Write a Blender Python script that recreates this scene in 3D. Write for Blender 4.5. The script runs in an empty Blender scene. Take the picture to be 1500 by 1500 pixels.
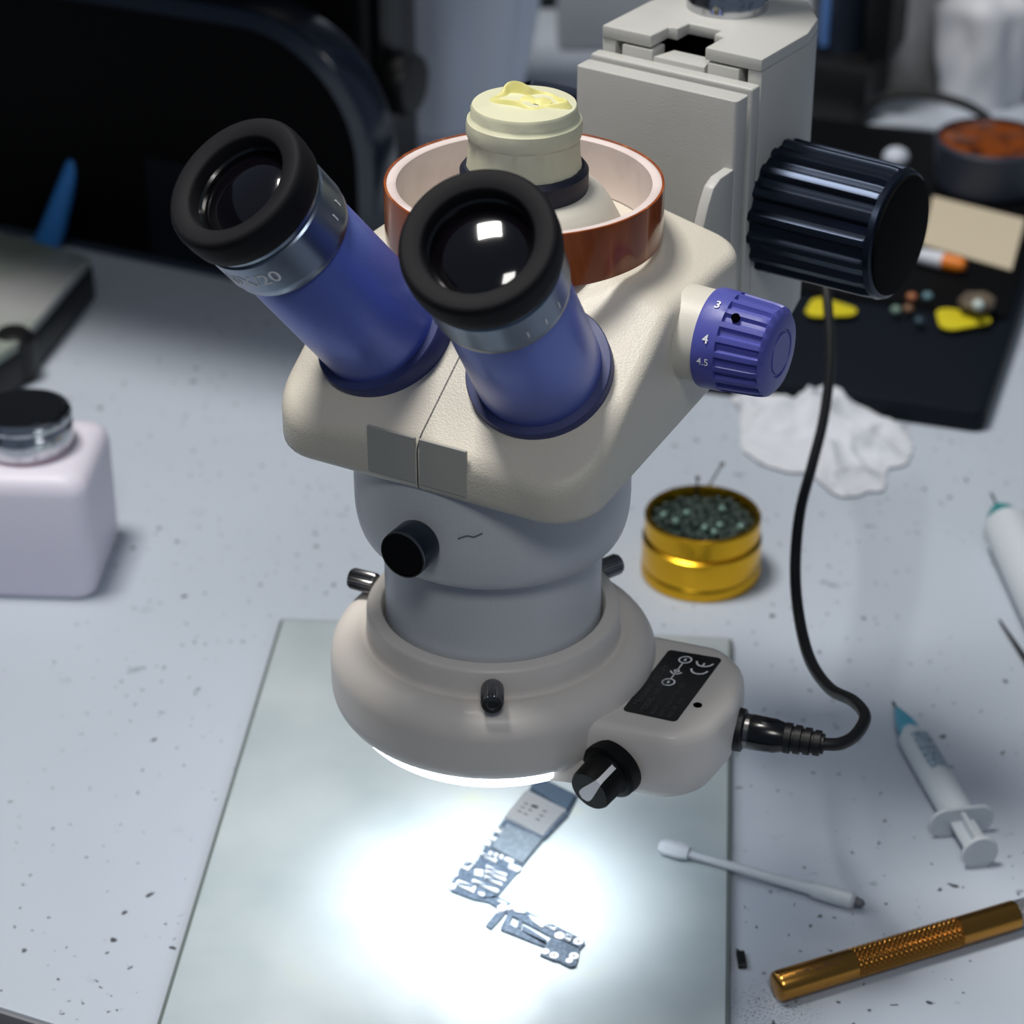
import bpy, bmesh, math, random
from mathutils import Vector, Matrix, noise as mnoise
from math import sin, cos, pi, radians, sqrt, atan2

random.seed(7)
C = bpy.context.scene.collection
SC = bpy.context.scene

# ------------------------------------------------------------------ camera model
FPX, PITCH, CAMH = 3600.0, radians(30), 0.454
def _ray(px, py):
    fw = Vector((0, cos(PITCH), -sin(PITCH))); up = Vector((0, sin(PITCH), cos(PITCH)))
    return fw + Vector((1, 0, 0)) * ((px - 750) / FPX) + up * ((750 - py) / FPX)
def at(px, py, z=0.0):
    r = _ray(px, py); t = (z - CAMH) / r.z
    return Vector((0, 0, CAMH)) + r * t
def atY(px, py, Y):
    r = _ray(px, py)
    return Vector((0, 0, CAMH)) + r * (Y / r.y)

# ------------------------------------------------------------------ materials
def lin(c):
    return tuple(((v / 255) / 12.92 if v / 255 <= 0.04045 else ((v / 255 + 0.055) / 1.055) ** 2.4) for v in c) + (1,)
def mat(name, rgb, rough=0.5, metal=0.0, bump=None, var=None, coat=0.0, spec=0.5, trans=0.0, sss=0.0, ior=1.45, aniso=None):
    m = bpy.data.materials.new(name); m.use_nodes = True
    nt = m.node_tree; b = nt.nodes['Principled BSDF']
    b.inputs['Base Color'].default_value = lin(rgb)
    b.inputs['Roughness'].default_value = rough
    b.inputs['Metallic'].default_value = metal
    b.inputs['Coat Weight'].default_value = coat
    b.inputs['Coat Roughness'].default_value = 0.1
    b.inputs['Specular IOR Level'].default_value = spec
    b.inputs['Transmission Weight'].default_value = trans
    b.inputs['IOR'].default_value = ior
    if sss:
        b.inputs['Subsurface Weight'].default_value = sss
        b.inputs['Subsurface Radius'].default_value = (0.004, 0.003, 0.002)
    tc = nt.nodes.new('ShaderNodeTexCoord')
    if bump:
        sc, st = bump[0], bump[1]
        n = nt.nodes.new('ShaderNodeTexNoise'); n.inputs['Scale'].default_value = sc; n.inputs['Detail'].default_value = 3
        bp = nt.nodes.new('ShaderNodeBump'); bp.inputs['Strength'].default_value = st; bp.inputs['Distance'].default_value = bump[2] if len(bump) > 2 else 0.0003
        nt.links.new(tc.outputs['Object'], n.inputs['Vector'])
        nt.links.new(n.outputs['Fac'], bp.inputs['Height']); nt.links.new(bp.outputs['Normal'], b.inputs['Normal'])
    if var:                                    # (scale, other colour, lo, hi)
        n = nt.nodes.new('ShaderNodeTexNoise'); n.inputs['Scale'].default_value = var[0]; n.inputs['Detail'].default_value = 5
        r = nt.nodes.new('ShaderNodeValToRGB')
        r.color_ramp.elements[0].position = var[2]; r.color_ramp.elements[1].position = var[3]
        r.color_ramp.elements[0].color = lin(rgb); r.color_ramp.elements[1].color = lin(var[1])
        nt.links.new(tc.outputs['Object'], n.inputs['Vector']); nt.links.new(n.outputs['Fac'], r.inputs['Fac'])
        nt.links.new(r.outputs['Color'], b.inputs['Base Color'])
    return m

def N(nt, t, **kw):
    n = nt.nodes.new(t)
    for k, v in kw.items():
        if k in n.inputs: n.inputs[k].default_value = v
        else: setattr(n, k, v)
    return n

def emat(name, rgb, strength):
    m = bpy.data.materials.new(name); m.use_nodes = True
    nt = m.node_tree; b = nt.nodes['Principled BSDF']
    b.inputs['Base Color'].default_value = (0.8, 0.8, 0.8, 1)
    b.inputs['Emission Color'].default_value = lin(rgb); b.inputs['Emission Strength'].default_value = strength
    return m

M = {}
M['cream'] = mat('cream_enamel', (212, 207, 194), 0.42, bump=(900, 0.55, 0.0004))
M['cream_smooth'] = mat('cream_smooth', (214, 210, 198), 0.45, bump=(1600, 0.15, 0.0002))
M['stand'] = mat('stand_enamel', (188, 188, 184), 0.45, bump=(1500, 0.25, 0.0002), var=(25, (174, 174, 170), 0.55, 0.8))
M['patch'] = mat('blank_patch', (168, 168, 162), 0.5)
M['barrel'] = mat('barrel_enamel', (206, 209, 213), 0.42, bump=(1300, 0.35, 0.0003), coat=0.1)
M['blue'] = mat('blue_enamel', (104, 122, 204), 0.36, metal=0.3, bump=(2500, 0.35, 0.0002), coat=0.15)
M['navy'] = mat('navy_enamel', (58, 66, 112), 0.45)
M['violet'] = mat('violet_plastic', (82, 86, 168), 0.4, bump=(500, 0.1))
M['rubber'] = mat('black_rubber', (21, 21, 25), 0.7, bump=(2500, 0.2, 0.0002), spec=0.25)
M['anod'] = mat('anodised_grey', (118, 130, 146), 0.28, metal=0.9)
M['blackgloss'] = mat('black_gloss', (12, 13, 15), 0.22, coat=0.3)
M['black'] = mat('black_plastic', (16, 17, 19), 0.45)
M['blackmetal'] = mat('black_anodised', (34, 42, 56), 0.3, metal=0.75)
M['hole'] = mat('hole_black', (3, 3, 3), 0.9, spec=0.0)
M['lens'] = mat('coated_lens', (8, 6, 10), 0.02, spec=0.6, coat=0.6)
M['white'] = mat('white_print', (248, 248, 250), 0.5)
M['greyprint'] = mat('grey_print', (74, 76, 80), 0.5)
M['ring'] = mat('ring_light_plastic', (224, 218, 211), 0.4, coat=0.05, bump=(2500, 0.08, 0.0001))
M['chrome'] = mat('chrome', (200, 202, 206), 0.14, metal=1.0, var=(300, (120, 120, 124), 0.55, 0.75))
M['steel'] = mat('dark_steel', (128, 126, 126), 0.25, metal=1.0)
M['led'] = emat('led_diffuser', (240, 247, 255), 7.0)
M['latex'] = mat('latex', (222, 221, 190), 0.5, sss=0.2, bump=(250, 0.25, 0.0006), var=(45, (205, 206, 180), 0.45, 0.7))
M['latexy'] = mat('latex_yellow', (232, 226, 150), 0.45, sss=0.2)
M['core'] = mat('paper_core', (226, 212, 208), 0.6, var=(60, (206, 190, 186), 0.5, 0.75))
M['gold'] = mat('gold_metal', (226, 174, 44), 0.24, metal=1.0)
M['bronze'] = mat('bronze_metal', (186, 134, 64), 0.22, metal=1.0)
M['green'] = mat('dark_green_grain', (52, 66, 62), 0.4, metal=0.3)
M['pale_green'] = mat('pale_green_bead', (120, 150, 142), 0.3, metal=0.2)
M['clear'] = mat('clear_plastic', (230, 238, 245), 0.15, trans=0.35, ior=1.25)
M['milky'] = mat('milky_plastic', (212, 220, 227), 0.3, trans=0.25, sss=0.2)
M['teal'] = mat('teal_plastic', (40, 130, 135), 0.4)
M['cyan'] = mat('cyan_plastic', (96, 186, 214), 0.35, trans=0.3)
M['pink'] = mat('pinkish_bottle', (232, 228, 242), 0.45, trans=0.12, sss=0.3)
M['darkblue'] = mat('mat_dark_blue', (11, 18, 27), 0.55, spec=.2)
M['yellow'] = mat('yellow_plastic', (206, 192, 34), 0.5)
M['card'] = mat('beige_card', (200, 188, 164), 0.7)
M['amber'] = mat('amber_resin', (128, 62, 12), 0.3, var=(120, (70, 30, 10), 0.45, 0.6))
M['slate'] = mat('slate_plastic', (46, 52, 66), 0.5)
M['orange'] = mat('orange_plastic', (222, 124, 34), 0.45)
M['brown'] = mat('brown_stone', (112, 100, 84), 0.7, var=(200, (70, 62, 54), 0.4, 0.6))
M['cloth'] = mat('pale_blue_cloth', (222, 231, 250), 0.7, sss=0.8); M['cloth'].node_tree.nodes['Principled BSDF'].inputs['Subsurface Radius'].default_value = (.03, .03, .03)
M['paper'] = mat('crumpled_paper', (226, 230, 238), 0.75, var=(40, (205, 208, 214), 0.5, 0.8))
M['greycloth'] = mat('grey_cloth', (196, 194, 194), 0.85, var=(14, (140, 138, 136), 0.45, 0.6))
M['greybox'] = mat('grey_box', (164, 168, 174), 0.6)
M['greymetal'] = mat('grey_metal_top', (158, 160, 160), 0.35, metal=0.0, var=(12, (128, 140, 130), 0.45, 0.65))
M['bluestrip'] = mat('blue_translucent', (50, 120, 190), 0.35)
M['bgdark'] = mat('dark_fabric', (40, 41, 44), 0.8)
M['pcb'] = mat('board_slate', (66, 79, 94), 0.4, var=(900, (88, 102, 118), 0.45, 0.6))
M['shield'] = mat('tin_shield', (214, 218, 222), 0.32, metal=0.7)
M['slateshield'] = mat('slate_shield', (84, 101, 120), 0.4, metal=0.3)
M['chip'] = mat('grey_chip', (102, 114, 124), 0.5, var=(500, (120, 132, 142), 0.45, 0.7))
M['solder'] = mat('solder_white', (220, 226, 230), 0.35, metal=0.3)
M['gridge'] = mat('plate_edge', (104, 114, 112), 0.3)

# white worktop with specks and smudges (wear with a shape of its own)
def worktop_material():
    m = mat('worktop_laminate', (206, 214, 226), 0.34, spec=0.4); nt = m.node_tree; b = nt.nodes['Principled BSDF']
    tc = N(nt, 'ShaderNodeTexCoord')
    L = nt.links.new
    def mapping(s):
        mp = N(nt, 'ShaderNodeMapping'); mp.inputs['Scale'].default_value = s; L(tc.outputs['Object'], mp.inputs['Vector']); return mp
    col = None
    base = N(nt, 'ShaderNodeRGB'); base.outputs[0].default_value = lin((179, 188, 200))
    cur = base.outputs[0]
    def layer(fac, rgb):
        nonlocal cur
        mx = N(nt, 'ShaderNodeMix'); mx.data_type = 'RGBA'
        L(fac, mx.inputs['Factor']); L(cur, mx.inputs[6]); mx.inputs[7].default_value = lin(rgb); cur = mx.outputs[2]
    def ramp(src, a, c, v0, v1):
        r = N(nt, 'ShaderNodeMapRange'); r.inputs['From Min'].default_value = a; r.inputs['From Max'].default_value = c
        r.inputs['To Min'].default_value = v0; r.inputs['To Max'].default_value = v1; L(src, r.inputs['Value']); return r.outputs[0]
    def mul(x, y):
        k = N(nt, 'ShaderNodeMath'); k.operation = 'MULTIPLY'; L(x, k.inputs[0]); L(y, k.inputs[1]); return k.outputs[0]
    n1 = N(nt, 'ShaderNodeTexNoise'); n1.inputs['Scale'].default_value = 9; n1.inputs['Detail'].default_value = 4; L(tc.outputs['Object'], n1.inputs['Vector'])
    layer(ramp(n1.outputs['Fac'], 0.45, 0.75, 0.0, 0.35), (168, 176, 188))
    # dark specks at two sizes, only where a broad mask allows
    msk = N(nt, 'ShaderNodeTexNoise'); msk.inputs['Scale'].default_value = 16; msk.inputs['Detail'].default_value = 2; L(mapping((1, 1, 1)).outputs[0], msk.inputs['Vector'])
    for sc, rad, lo in ((260, 0.12, 0.37), (120, 0.10, 0.44)):
        nz = N(nt, 'ShaderNodeTexNoise'); nz.inputs['Scale'].default_value = sc * 1.7; L(tc.outputs['Object'], nz.inputs['Vector'])
        v = N(nt, 'ShaderNodeTexVoronoi'); v.inputs['Scale'].default_value = sc; v.inputs['Randomness'].default_value = 1.0
        ad = N(nt, 'ShaderNodeMix'); ad.data_type = 'RGBA'; ad.inputs['Factor'].default_value = 0.004; L(tc.outputs['Object'], ad.inputs[6]); L(nz.outputs['Color'], ad.inputs[7])
        L(ad.outputs[2], v.inputs['Vector'])
        wn = N(nt, 'ShaderNodeSeparateColor'); L(v.outputs['Color'], wn.inputs[0])
        pick = ramp(wn.outputs[0], 0.60, 0.62, 0, 1)
        sz = ramp(v.outputs['Distance'], rad * 1.35, rad * 0.9, 0, 1)
        layer(mul(mul(sz, pick), ramp(msk.outputs['Fac'], lo, lo + 0.08, 0, 0.92)), (38, 40, 44))
    # a patch of fine black dust beside the plate edge
    mp = N(nt, 'ShaderNodeMapping'); mp.inputs['Location'].default_value = (-.0715, .387, 0); L(tc.outputs['Object'], mp.inputs['Vector'])
    mp.inputs['Location'].default_value = (-.0715, .387, -.75)
    ln = N(nt, 'ShaderNodeVectorMath'); ln.operation = 'LENGTH'; L(mp.outputs[0], ln.inputs[0])
    nd = N(nt, 'ShaderNodeTexNoise'); nd.inputs['Scale'].default_value = 1500; nd.inputs['Detail'].default_value = 3; L(tc.outputs['Object'], nd.inputs['Vector'])
    layer(mul(ramp(ln.outputs['Value'], .016, .005, 0, 1), ramp(nd.outputs['Fac'], .56, .62, 0, .75)), (58, 66, 74))
    # soft smudges
    n2 = N(nt, 'ShaderNodeTexNoise'); n2.inputs['Scale'].default_value = 62; n2.inputs['Detail'].default_value = 5; n2.inputs['Roughness'].default_value = 0.62
    L(mapping((1.0, 1.3, 1)).outputs[0], n2.inputs['Vector'])
    n3 = N(nt, 'ShaderNodeTexNoise'); n3.inputs['Scale'].default_value = 21; L(mapping((1.2, 0.8, 1)).outputs[0], n3.inputs['Vector'])
    layer(mul(ramp(n2.outputs['Fac'], 0.63, 0.74, 0, 0.75), ramp(n3.outputs['Fac'], 0.5, 0.62, 0, 1)), (92, 98, 108))
    L(cur, b.inputs['Base Color'])
    return m
M['worktop'] = worktop_material()

def plate_material():
    m = mat('frosted_plate', (196, 211, 211), 0.3, spec=0.45, coat=0.1); nt = m.node_tree; b = nt.nodes['Principled BSDF']
    L = nt.links.new
    tc = N(nt, 'ShaderNodeTexCoord')
    n = N(nt, 'ShaderNodeTexNoise'); n.inputs['Scale'].default_value = 26; n.inputs['Detail'].default_value = 4; L(tc.outputs['Object'], n.inputs['Vector'])
    r = N(nt, 'ShaderNodeValToRGB'); e = r.color_ramp.elements
    e[0].position = 0.3; e[0].color = lin((170, 183, 188)); e[1].position = 0.66; e[1].color = lin((187, 197, 201))
    k = e.new(0.8); k.color = lin((194, 202, 184))
    L(n.outputs['Fac'], r.inputs['Fac']); L(r.outputs['Color'], b.inputs['Base Color'])
    return m
M['plate'] = plate_material()

def tape_material():
    m = mat('amber_tape', (150, 78, 40), 0.16, coat=0.15, spec=.35); nt = m.node_tree; b = nt.nodes['Principled BSDF']; L = nt.links.new
    tc = N(nt, 'ShaderNodeTexCoord')
    mp = N(nt, 'ShaderNodeMapping'); mp.inputs['Scale'].default_value = (1, 1, 0.16); L(tc.outputs['Object'], mp.inputs['Vector'])
    n = N(nt, 'ShaderNodeTexNoise'); n.inputs['Scale'].default_value = 110; n.inputs['Detail'].default_value = 3; n.inputs['Distortion'].default_value = 1.2; L(mp.outputs[0], n.inputs['Vector'])
    r = N(nt, 'ShaderNodeValToRGB'); e = r.color_ramp.elements
    e[0].position = 0.30; e[0].color = lin((128, 62, 28)); e[1].position = 0.60; e[1].color = lin((158, 82, 40))
    k = e.new(0.72); k.color = lin((200, 138, 92))  # rare pale streaks: highlights painted into the tape colour
    L(n.outputs['Fac'], r.inputs['Fac']); L(r.outputs['Color'], b.inputs['Base Color'])
    return m
M['tape'] = tape_material()

def head_material():
    """Cream enamel with the fine parting line of the two half shells at local x = 0."""
    m = mat('head_enamel', (214, 208, 194), 0.4, bump=(1900, 0.45, 0.0003)); nt = m.node_tree; b = nt.nodes['Principled BSDF']; L = nt.links.new
    tc = N(nt, 'ShaderNodeTexCoord'); sp = N(nt, 'ShaderNodeSeparateXYZ'); L(tc.outputs['Object'], sp.inputs[0])
    ab = N(nt, 'ShaderNodeMath'); ab.operation = 'ABSOLUTE'; L(sp.outputs['X'], ab.inputs[0])
    lt = N(nt, 'ShaderNodeMath'); lt.operation = 'LESS_THAN'; lt.inputs[1].default_value = 0.00022; L(ab.outputs[0], lt.inputs[0])
    mx = N(nt, 'ShaderNodeMix'); mx.data_type = 'RGBA'; L(lt.outputs[0], mx.inputs['Factor']); mx.inputs[6].default_value = lin((214, 208, 194)); mx.inputs[7].default_value = lin((84, 82, 78))
    L(mx.outputs[2], b.inputs['Base Color'])
    return m
M['head'] = head_material()

def knurl_material(name, rgb, rough, scale, metal=1.0):
    m = mat(name, rgb, rough, metal); nt = m.node_tree; b = nt.nodes['Principled BSDF']; L = nt.links.new
    tc = N(nt, 'ShaderNodeTexCoord'); sp = N(nt, 'ShaderNodeSeparateXYZ'); L(tc.outputs['Object'], sp.inputs[0])
    at2 = N(nt, 'ShaderNodeMath'); at2.operation = 'ARCTAN2'; L(sp.outputs['Y'], at2.inputs[0]); L(sp.outputs['X'], at2.inputs[1])
    outs = []
    for sg in (1, -1):
        ml = N(nt, 'ShaderNodeMath'); ml.operation = 'MULTIPLY'; ml.inputs[1].default_value = 18.0 * sg; L(at2.outputs[0], ml.inputs[0])
        mz = N(nt, 'ShaderNodeMath'); mz.operation = 'MULTIPLY_ADD'; mz.inputs[1].default_value = scale; L(sp.outputs['Z'], mz.inputs[0]); L(ml.outputs[0], mz.inputs[2])
        s = N(nt, 'ShaderNodeMath'); s.operation = 'SINE'; L(mz.outputs[0], s.inputs[0]); outs.append(s.outputs[0])
    mn = N(nt, 'ShaderNodeMath'); mn.operation = 'MINIMUM'; L(outs[0], mn.inputs[0]); L(outs[1], mn.inputs[1])
    bp = N(nt, 'ShaderNodeBump'); bp.inputs['Strength'].default_value = 1.0; bp.inputs['Distance'].default_value = 0.0004
    L(mn.outputs[0], bp.inputs['Height']); L(bp.outputs['Normal'], b.inputs['Normal'])
    return m
M['knurlgold'] = knurl_material('knurled_bronze', (188, 138, 66), 0.3, 4200)
M['knurlsteel'] = knurl_material('knurled_steel', (190, 192, 198), 0.3, 4200)

# ------------------------------------------------------------------ object helpers
def thing(name, label, cat, loc=(0, 0, 0), rotz=0.0, group=None):
    o = bpy.data.objects.new(name, None); C.objects.link(o)
    o.location = loc; o.rotation_euler = (0, 0, rotz); o.empty_display_size = 0.01
    o['label'] = label; o['category'] = cat
    if group: o['group'] = group
    return o
def tag(o, label, cat, group=None, kind=None):
    o['label'] = label; o['category'] = cat
    if group: o['group'] = group
    if kind: o['kind'] = kind
    return o
def obj(name, bm, m, parent=None, smooth=True, ang=35, MX=None, own=None):
    """own: a matrix given to the object (so that texture space follows it); MX: baked into the mesh."""
    if MX is not None: bmesh.ops.transform(bm, matrix=MX, verts=bm.verts)
    bmesh.ops.recalc_face_normals(bm, faces=bm.faces)
    me = bpy.data.meshes.new(name); bm.to_mesh(me); bm.free()
    for k in (m if isinstance(m, (list, tuple)) else [m]): me.materials.append(k)
    if smooth:
        me.shade_smooth(); me.set_sharp_from_angle(angle=radians(ang))
    o = bpy.data.objects.new(name, me); C.objects.link(o)
    if parent is not None: o.parent = parent
    if own is not None: o.matrix_basis = own
    return o
def axisM(origin, d, up=(0, 0, 1)):
    n = Vector(d).normalized(); u = n.cross(Vector(up))
    if u.length < 1e-6: u = n.cross(Vector((0, 1, 0)))
    u.normalize(); v = n.cross(u)
    m = Matrix((u, v, n)).transposed().to_4x4(); m.translation = Vector(origin)
    return m
def lathe(prof, seg=72, fn=None, bm=None, MX=None, closed=False):
    """prof: (r, z) points. fn(theta, r, z, i) -> (r, z)."""
    bm = bm or bmesh.new(); rings = []
    P = list(prof)
    for i, (r, z) in enumerate(P):
        if r <= 1e-9:
            v = bm.verts.new((0, 0, z)); rings.append([v]); continue
        row = []
        for k in range(seg):
            t = 2 * pi * k / seg
            rr, zz = (r, z) if fn is None else fn(t, r, z, i)
            row.append(bm.verts.new((rr * cos(t), rr * sin(t), zz)))
        rings.append(row)
    pairs = list(zip(rings, rings[1:]))
    if closed: pairs.append((rings[-1], rings[0]))
    for a, b in pairs:
        if len(a) == 1 and len(b) == 1: continue
        for k in range(seg):
            k2 = (k + 1) % seg
            if len(a) == 1: f = (a[0], b[k], b[k2])
            elif len(b) == 1: f = (a[k], a[k2], b[0])
            else: f = (a[k], a[k2], b[k2], b[k])
            try: bm.faces.new(f)
            except ValueError: pass
    if MX is not None: bmesh.ops.transform(bm, matrix=MX, verts=bm.verts)
    return bm
def arc(r0, z0, r1, z1, n=5, convex=True):
    """quarter-ellipse rounding from (r0,z0) to (r1,z1)."""
    out = []
    for i in range(n + 1):
        t = pi / 2 * i / n
        if convex: out.append((r0 + (r1 - r0) * sin(t), z0 + (z1 - z0) * (1 - cos(t))))
        else: out.append((r0 + (r1 - r0) * (1 - cos(t)), z0 + (z1 - z0) * sin(t)))
    return out
def bevel_sharp(bm, w, seg=3, ang=25):
    bm.normal_update()
    ed = [e for e in bm.edges if len(e.link_faces) == 2 and e.calc_face_angle(0) > radians(ang)]
    if ed: bmesh.ops.bevel(bm, geom=ed, offset=w, segments=seg, profile=0.5, affect='EDGES', clamp_overlap=True)
def box(x0, x1, y0, y1, z0, z1, bev=0.0, seg=3, bm=None):
    b = bmesh.new()
    vs = [b.verts.new((x, y, z)) for z in (z0, z1) for x, y in ((x0, y0), (x1, y0), (x1, y1), (x0, y1))]
    for f in ((3, 2, 1, 0), (4, 5, 6, 7), (0, 1, 5, 4), (1, 2, 6, 5), (2, 3, 7, 6), (3, 0, 4, 7)): b.faces.new([vs[i] for i in f])
    if bev: bevel_sharp(b, bev, seg)
    return merge(bm, b)
def merge(bm, b):
    if bm is None: return b
    me = bpy.data.meshes.new('tmp'); b.to_mesh(me); b.free(); bm.from_mesh(me); bpy.data.meshes.remove(me)
    return bm
def prism(pts, z0, z1, bev=0.0, seg=3, bm=None, ang=25):
    b = bmesh.new()
    lo = [b.verts.new((p[0], p[1], z0)) for p in pts]; hi = [b.verts.new((p[0], p[1], z1)) for p in pts]
    n = len(pts)
    b.faces.new(lo[::-1]); b.faces.new(hi)
    for i in range(n): b.faces.new((lo[i], lo[(i + 1) % n], hi[(i + 1) % n], hi[i]))
    bmesh.ops.recalc_face_normals(b, faces=b.faces)
    if bev: bevel_sharp(b, bev, seg, ang)
    return merge(bm, b)
def rounded(pts, rad, n=6):
    """round the corners of a polygon; rad a number or one per corner."""
    out = []; k = len(pts)
    for i in range(k):
        r = rad[i] if isinstance(rad, (list, tuple)) else rad
        p, a, b = Vector(pts[i]), Vector(pts[i - 1]), Vector(pts[(i + 1) % k])
        if r <= 0: out.append(tuple(p)); continue
        da, db = (a - p).normalized(), (b - p).normalized()
        half = da.angle(db) / 2; t = min(r / math.tan(half), (a - p).length * .49, (b - p).length * .49); r = t * math.tan(half)
        c = p + (da + db).normalized() * (r / sin(half))
        s, e = p + da * t - c, p + db * t - c
        a0 = atan2(s.y, s.x); a1 = atan2(e.y, e.x); d = (a1 - a0 + pi) % (2 * pi) - pi
        for j in range(n + 1):
            q = a0 + d * j / n; out.append((c.x + r * cos(q), c.y + r * sin(q)))
    return out
def tube(pts, r, seg=10, bm=None, cap=True):
    b = bmesh.new(); P = [Vector(p) for p in pts]; rows = []
    rr = r if isinstance(r, (list, tuple)) else [r] * len(P)
    u = None
    for i, p in enumerate(P):
        t = ((P[i + 1] if i + 1 < len(P) else p) - (P[i - 1] if i else p)).normalized()
        if u is None: u = t.orthogonal().normalized()
        u = (u - t * u.dot(t)).normalized(); v = t.cross(u)
        rows.append([b.verts.new(p + (u * cos(2 * pi * k / seg) + v * sin(2 * pi * k / seg)) * rr[i]) for k in range(seg)])
    for a, c in zip(rows, rows[1:]):
        for k in range(seg): b.faces.new((a[k], a[(k + 1) % seg], c[(k + 1) % seg], c[k]))
    if cap: b.faces.new(rows[0][::-1]); b.faces.new(rows[-1])
    return merge(bm, b)
def spline(pts, n=8):
    P = [Vector(p) for p in pts]; P = [P[0] * 2 - P[1]] + P + [P[-1] * 2 - P[-2]]; out = []
    for i in range(1, len(P) - 2):
        a, b, c, d = P[i - 1:i + 3]
        for k in range(n):
            t = k / n
            out.append(0.5 * ((2 * b) + (c - a) * t + (2 * a - 5 * b + 4 * c - d) * t * t + (3 * b - a - 3 * c + d) * t ** 3))
    out.append(P[-2]); return out
def text_bm(s, size, fn, align='CENTER', bold=.012):
    """Flat lettering as a mesh; fn maps (x, y) on the text plane to a 3-D point."""
    cu = bpy.data.curves.new('lettering', 'FONT'); cu.body = s; cu.size = size; cu.align_x = align; cu.align_y = 'CENTER'; cu.resolution_u = 3; cu.offset = size * bold
    t = bpy.data.objects.new('lettering', cu); C.objects.link(t)
    dg = bpy.context.evaluated_depsgraph_get(); dg.update()
    me = bpy.data.meshes.new_from_object(t.evaluated_get(dg))
    bm = bmesh.new(); bm.from_mesh(me)
    for v in bm.verts: v.co = fn(v.co.x, v.co.y)
    bpy.data.objects.remove(t); bpy.data.curves.remove(cu); bpy.data.meshes.remove(me)
    return bm
def flutes(n, depth, duty=0.5, soft=0.18):
    """radius factor for longitudinal flutes"""
    def g(t):
        x = (t * n / (2 * pi)) % 1.0
        x = abs(x - 0.5) * 2
        k = (x - (1 - duty)) / soft
        k = max(0.0, min(1.0, k + 0.5)); k = k * k * (3 - 2 * k)
        return 1 - depth * k
    return g
def dup(o, parent=None, loc=None, rz=None):
    c = o.copy(); C.objects.link(c)
    if parent is not None: c.parent = parent
    if loc is not None: c.location = loc
    if rz is not None: c.rotation_euler = (0, 0, rz)
    for ch in list(o.children): dup(ch, c)
    return c

AX = Vector((-0.0050, 0.5570, 0.0))            # where the optical axis meets the worktop
HY = radians(-29); SY = radians(-34)

# ================================================================== setting
f = obj('floor', box(-2.5, 2.5, -1.2, 3.0, -0.80, -0.75), mat('dark_floor', (46, 44, 44), 0.6)); f['kind'] = 'structure'
w = obj('wall_back', box(-2.5, 2.5, 2.6, 2.7, -0.75, 1.9), mat('dim_wall', (92, 96, 104), 0.8)); w['kind'] = 'structure'
w = obj('wall_left', box(-2.6, -2.5, -1.2, 2.7, -0.75, 1.9), mat('dim_wall_side', (92, 96, 104), 0.8)); w['kind'] = 'structure'

# worktop: its front edge runs through the lower left corner of the view
wb = thing('workbench', 'white laminate workbench with black specks and smudges under everything', 'table', (0, 0.9, -0.75))
e0 = Vector((-0.1402, 0.5152)); ed = Vector((0.9186, -0.3952)); nn = Vector((0.3952, 0.9186))
cr = [e0 - ed * 1.1, e0 + ed * 0.9, e0 + ed * 0.9 + nn * 1.25, e0 - ed * 1.1 + nn * 1.25]
off = Vector((0, 0.9))
obj('tabletop', prism([(p - off) for p in cr], 0.727, 0.75, 0.0008, 2), M['worktop'], wb)
cr2 = [e0 - ed * 1.1 - nn * .0016, e0 + ed * 0.9 - nn * .0016, e0 + ed * 0.9 - nn * .0002, e0 - ed * 1.1 - nn * .0002]
obj('edge_band', prism([(p - off) for p in cr2], 0.7268, 0.7496, 0.0003, 2), mat('edge_band', (120, 122, 128), 0.4), wb)
for sx in (0.06, 0.94):
    for sy in (0.06, 0.94):
        p = e0 - ed * 1.1 + ed * 2.0 * sx + nn * 1.25 * sy - off
        obj('leg', box(p.x - .03, p.x + .03, p.y - .03, p.y + .03, 0.0, 0.727, .003), M['bgdark'], wb)

# frosted plate
pa = radians(4.7); pd = Vector((sin(pa), cos(pa))); pn = Vector((cos(pa), -sin(pa)))
TL = Vector((-0.0794, 0.7092))
pc = [TL, TL + pn * .1547, TL + pn * .1547 - pd * .2085, TL - pd * .2085]
bm = prism([tuple(p) for p in pc], 0.0, 0.0032, 0.0020, 2)
bm.normal_update()
for q in bm.faces: q.material_index = 0 if q.normal.z > 0.995 else 1
tag(obj('glass_plate', bm, [M['plate'], M['gridge']]), 'milky frosted glass plate lying under the lit ring of the microscope', 'plate')
PZ = 0.0032

# ================================================================== stereo microscope
ms = thing('stereo_microscope', 'cream stereo microscope head with two blue eyepiece tubes and grey barrel', 'microscope', AX, HY)
# --- housing: planform prism cut by the sloping faces
plan = rounded([(-.0455, -.0372), (.0452, -.0372), (.0452, .055), (-.0455, .055)], [.013, .013, .009, .009], 8)
bm = prism(plan, 0.150, 0.215)
def cut(bm, co, no):
    r = bmesh.ops.bisect_plane(bm, geom=list(bm.verts) + list(bm.edges) + list(bm.faces), plane_co=co, plane_no=no, clear_outer=True, dist=1e-7)
    e = [x for x in r['geom_cut'] if isinstance(x, bmesh.types.BMEdge)]
    bmesh.ops.contextual_create(bm, geom=e)
TH, PH = radians(50.7), {-1: radians(18.5), 1: radians(9.5)}
def tube_axis(s): return Vector((s * sin(PH[s]) * cos(TH), -cos(PH[s]) * cos(TH), sin(TH)))
def tube_base(s): return Vector((-.0232 if s < 0 else .0218, -.0160, .1868))
def facet(s): return Vector((s * .085, -.56, .82)).normalized()
for s in (-1, 1): cut(bm, tube_base(s) - tube_axis(s) * .0034, facet(s))
cut(bm, (0, 0, .2031), (0, 0, 1))
for s in (-1, 1): cut(bm, (s * .020, 0, .2031), Vector((s * .24, 0, 1)).normalized())
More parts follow.
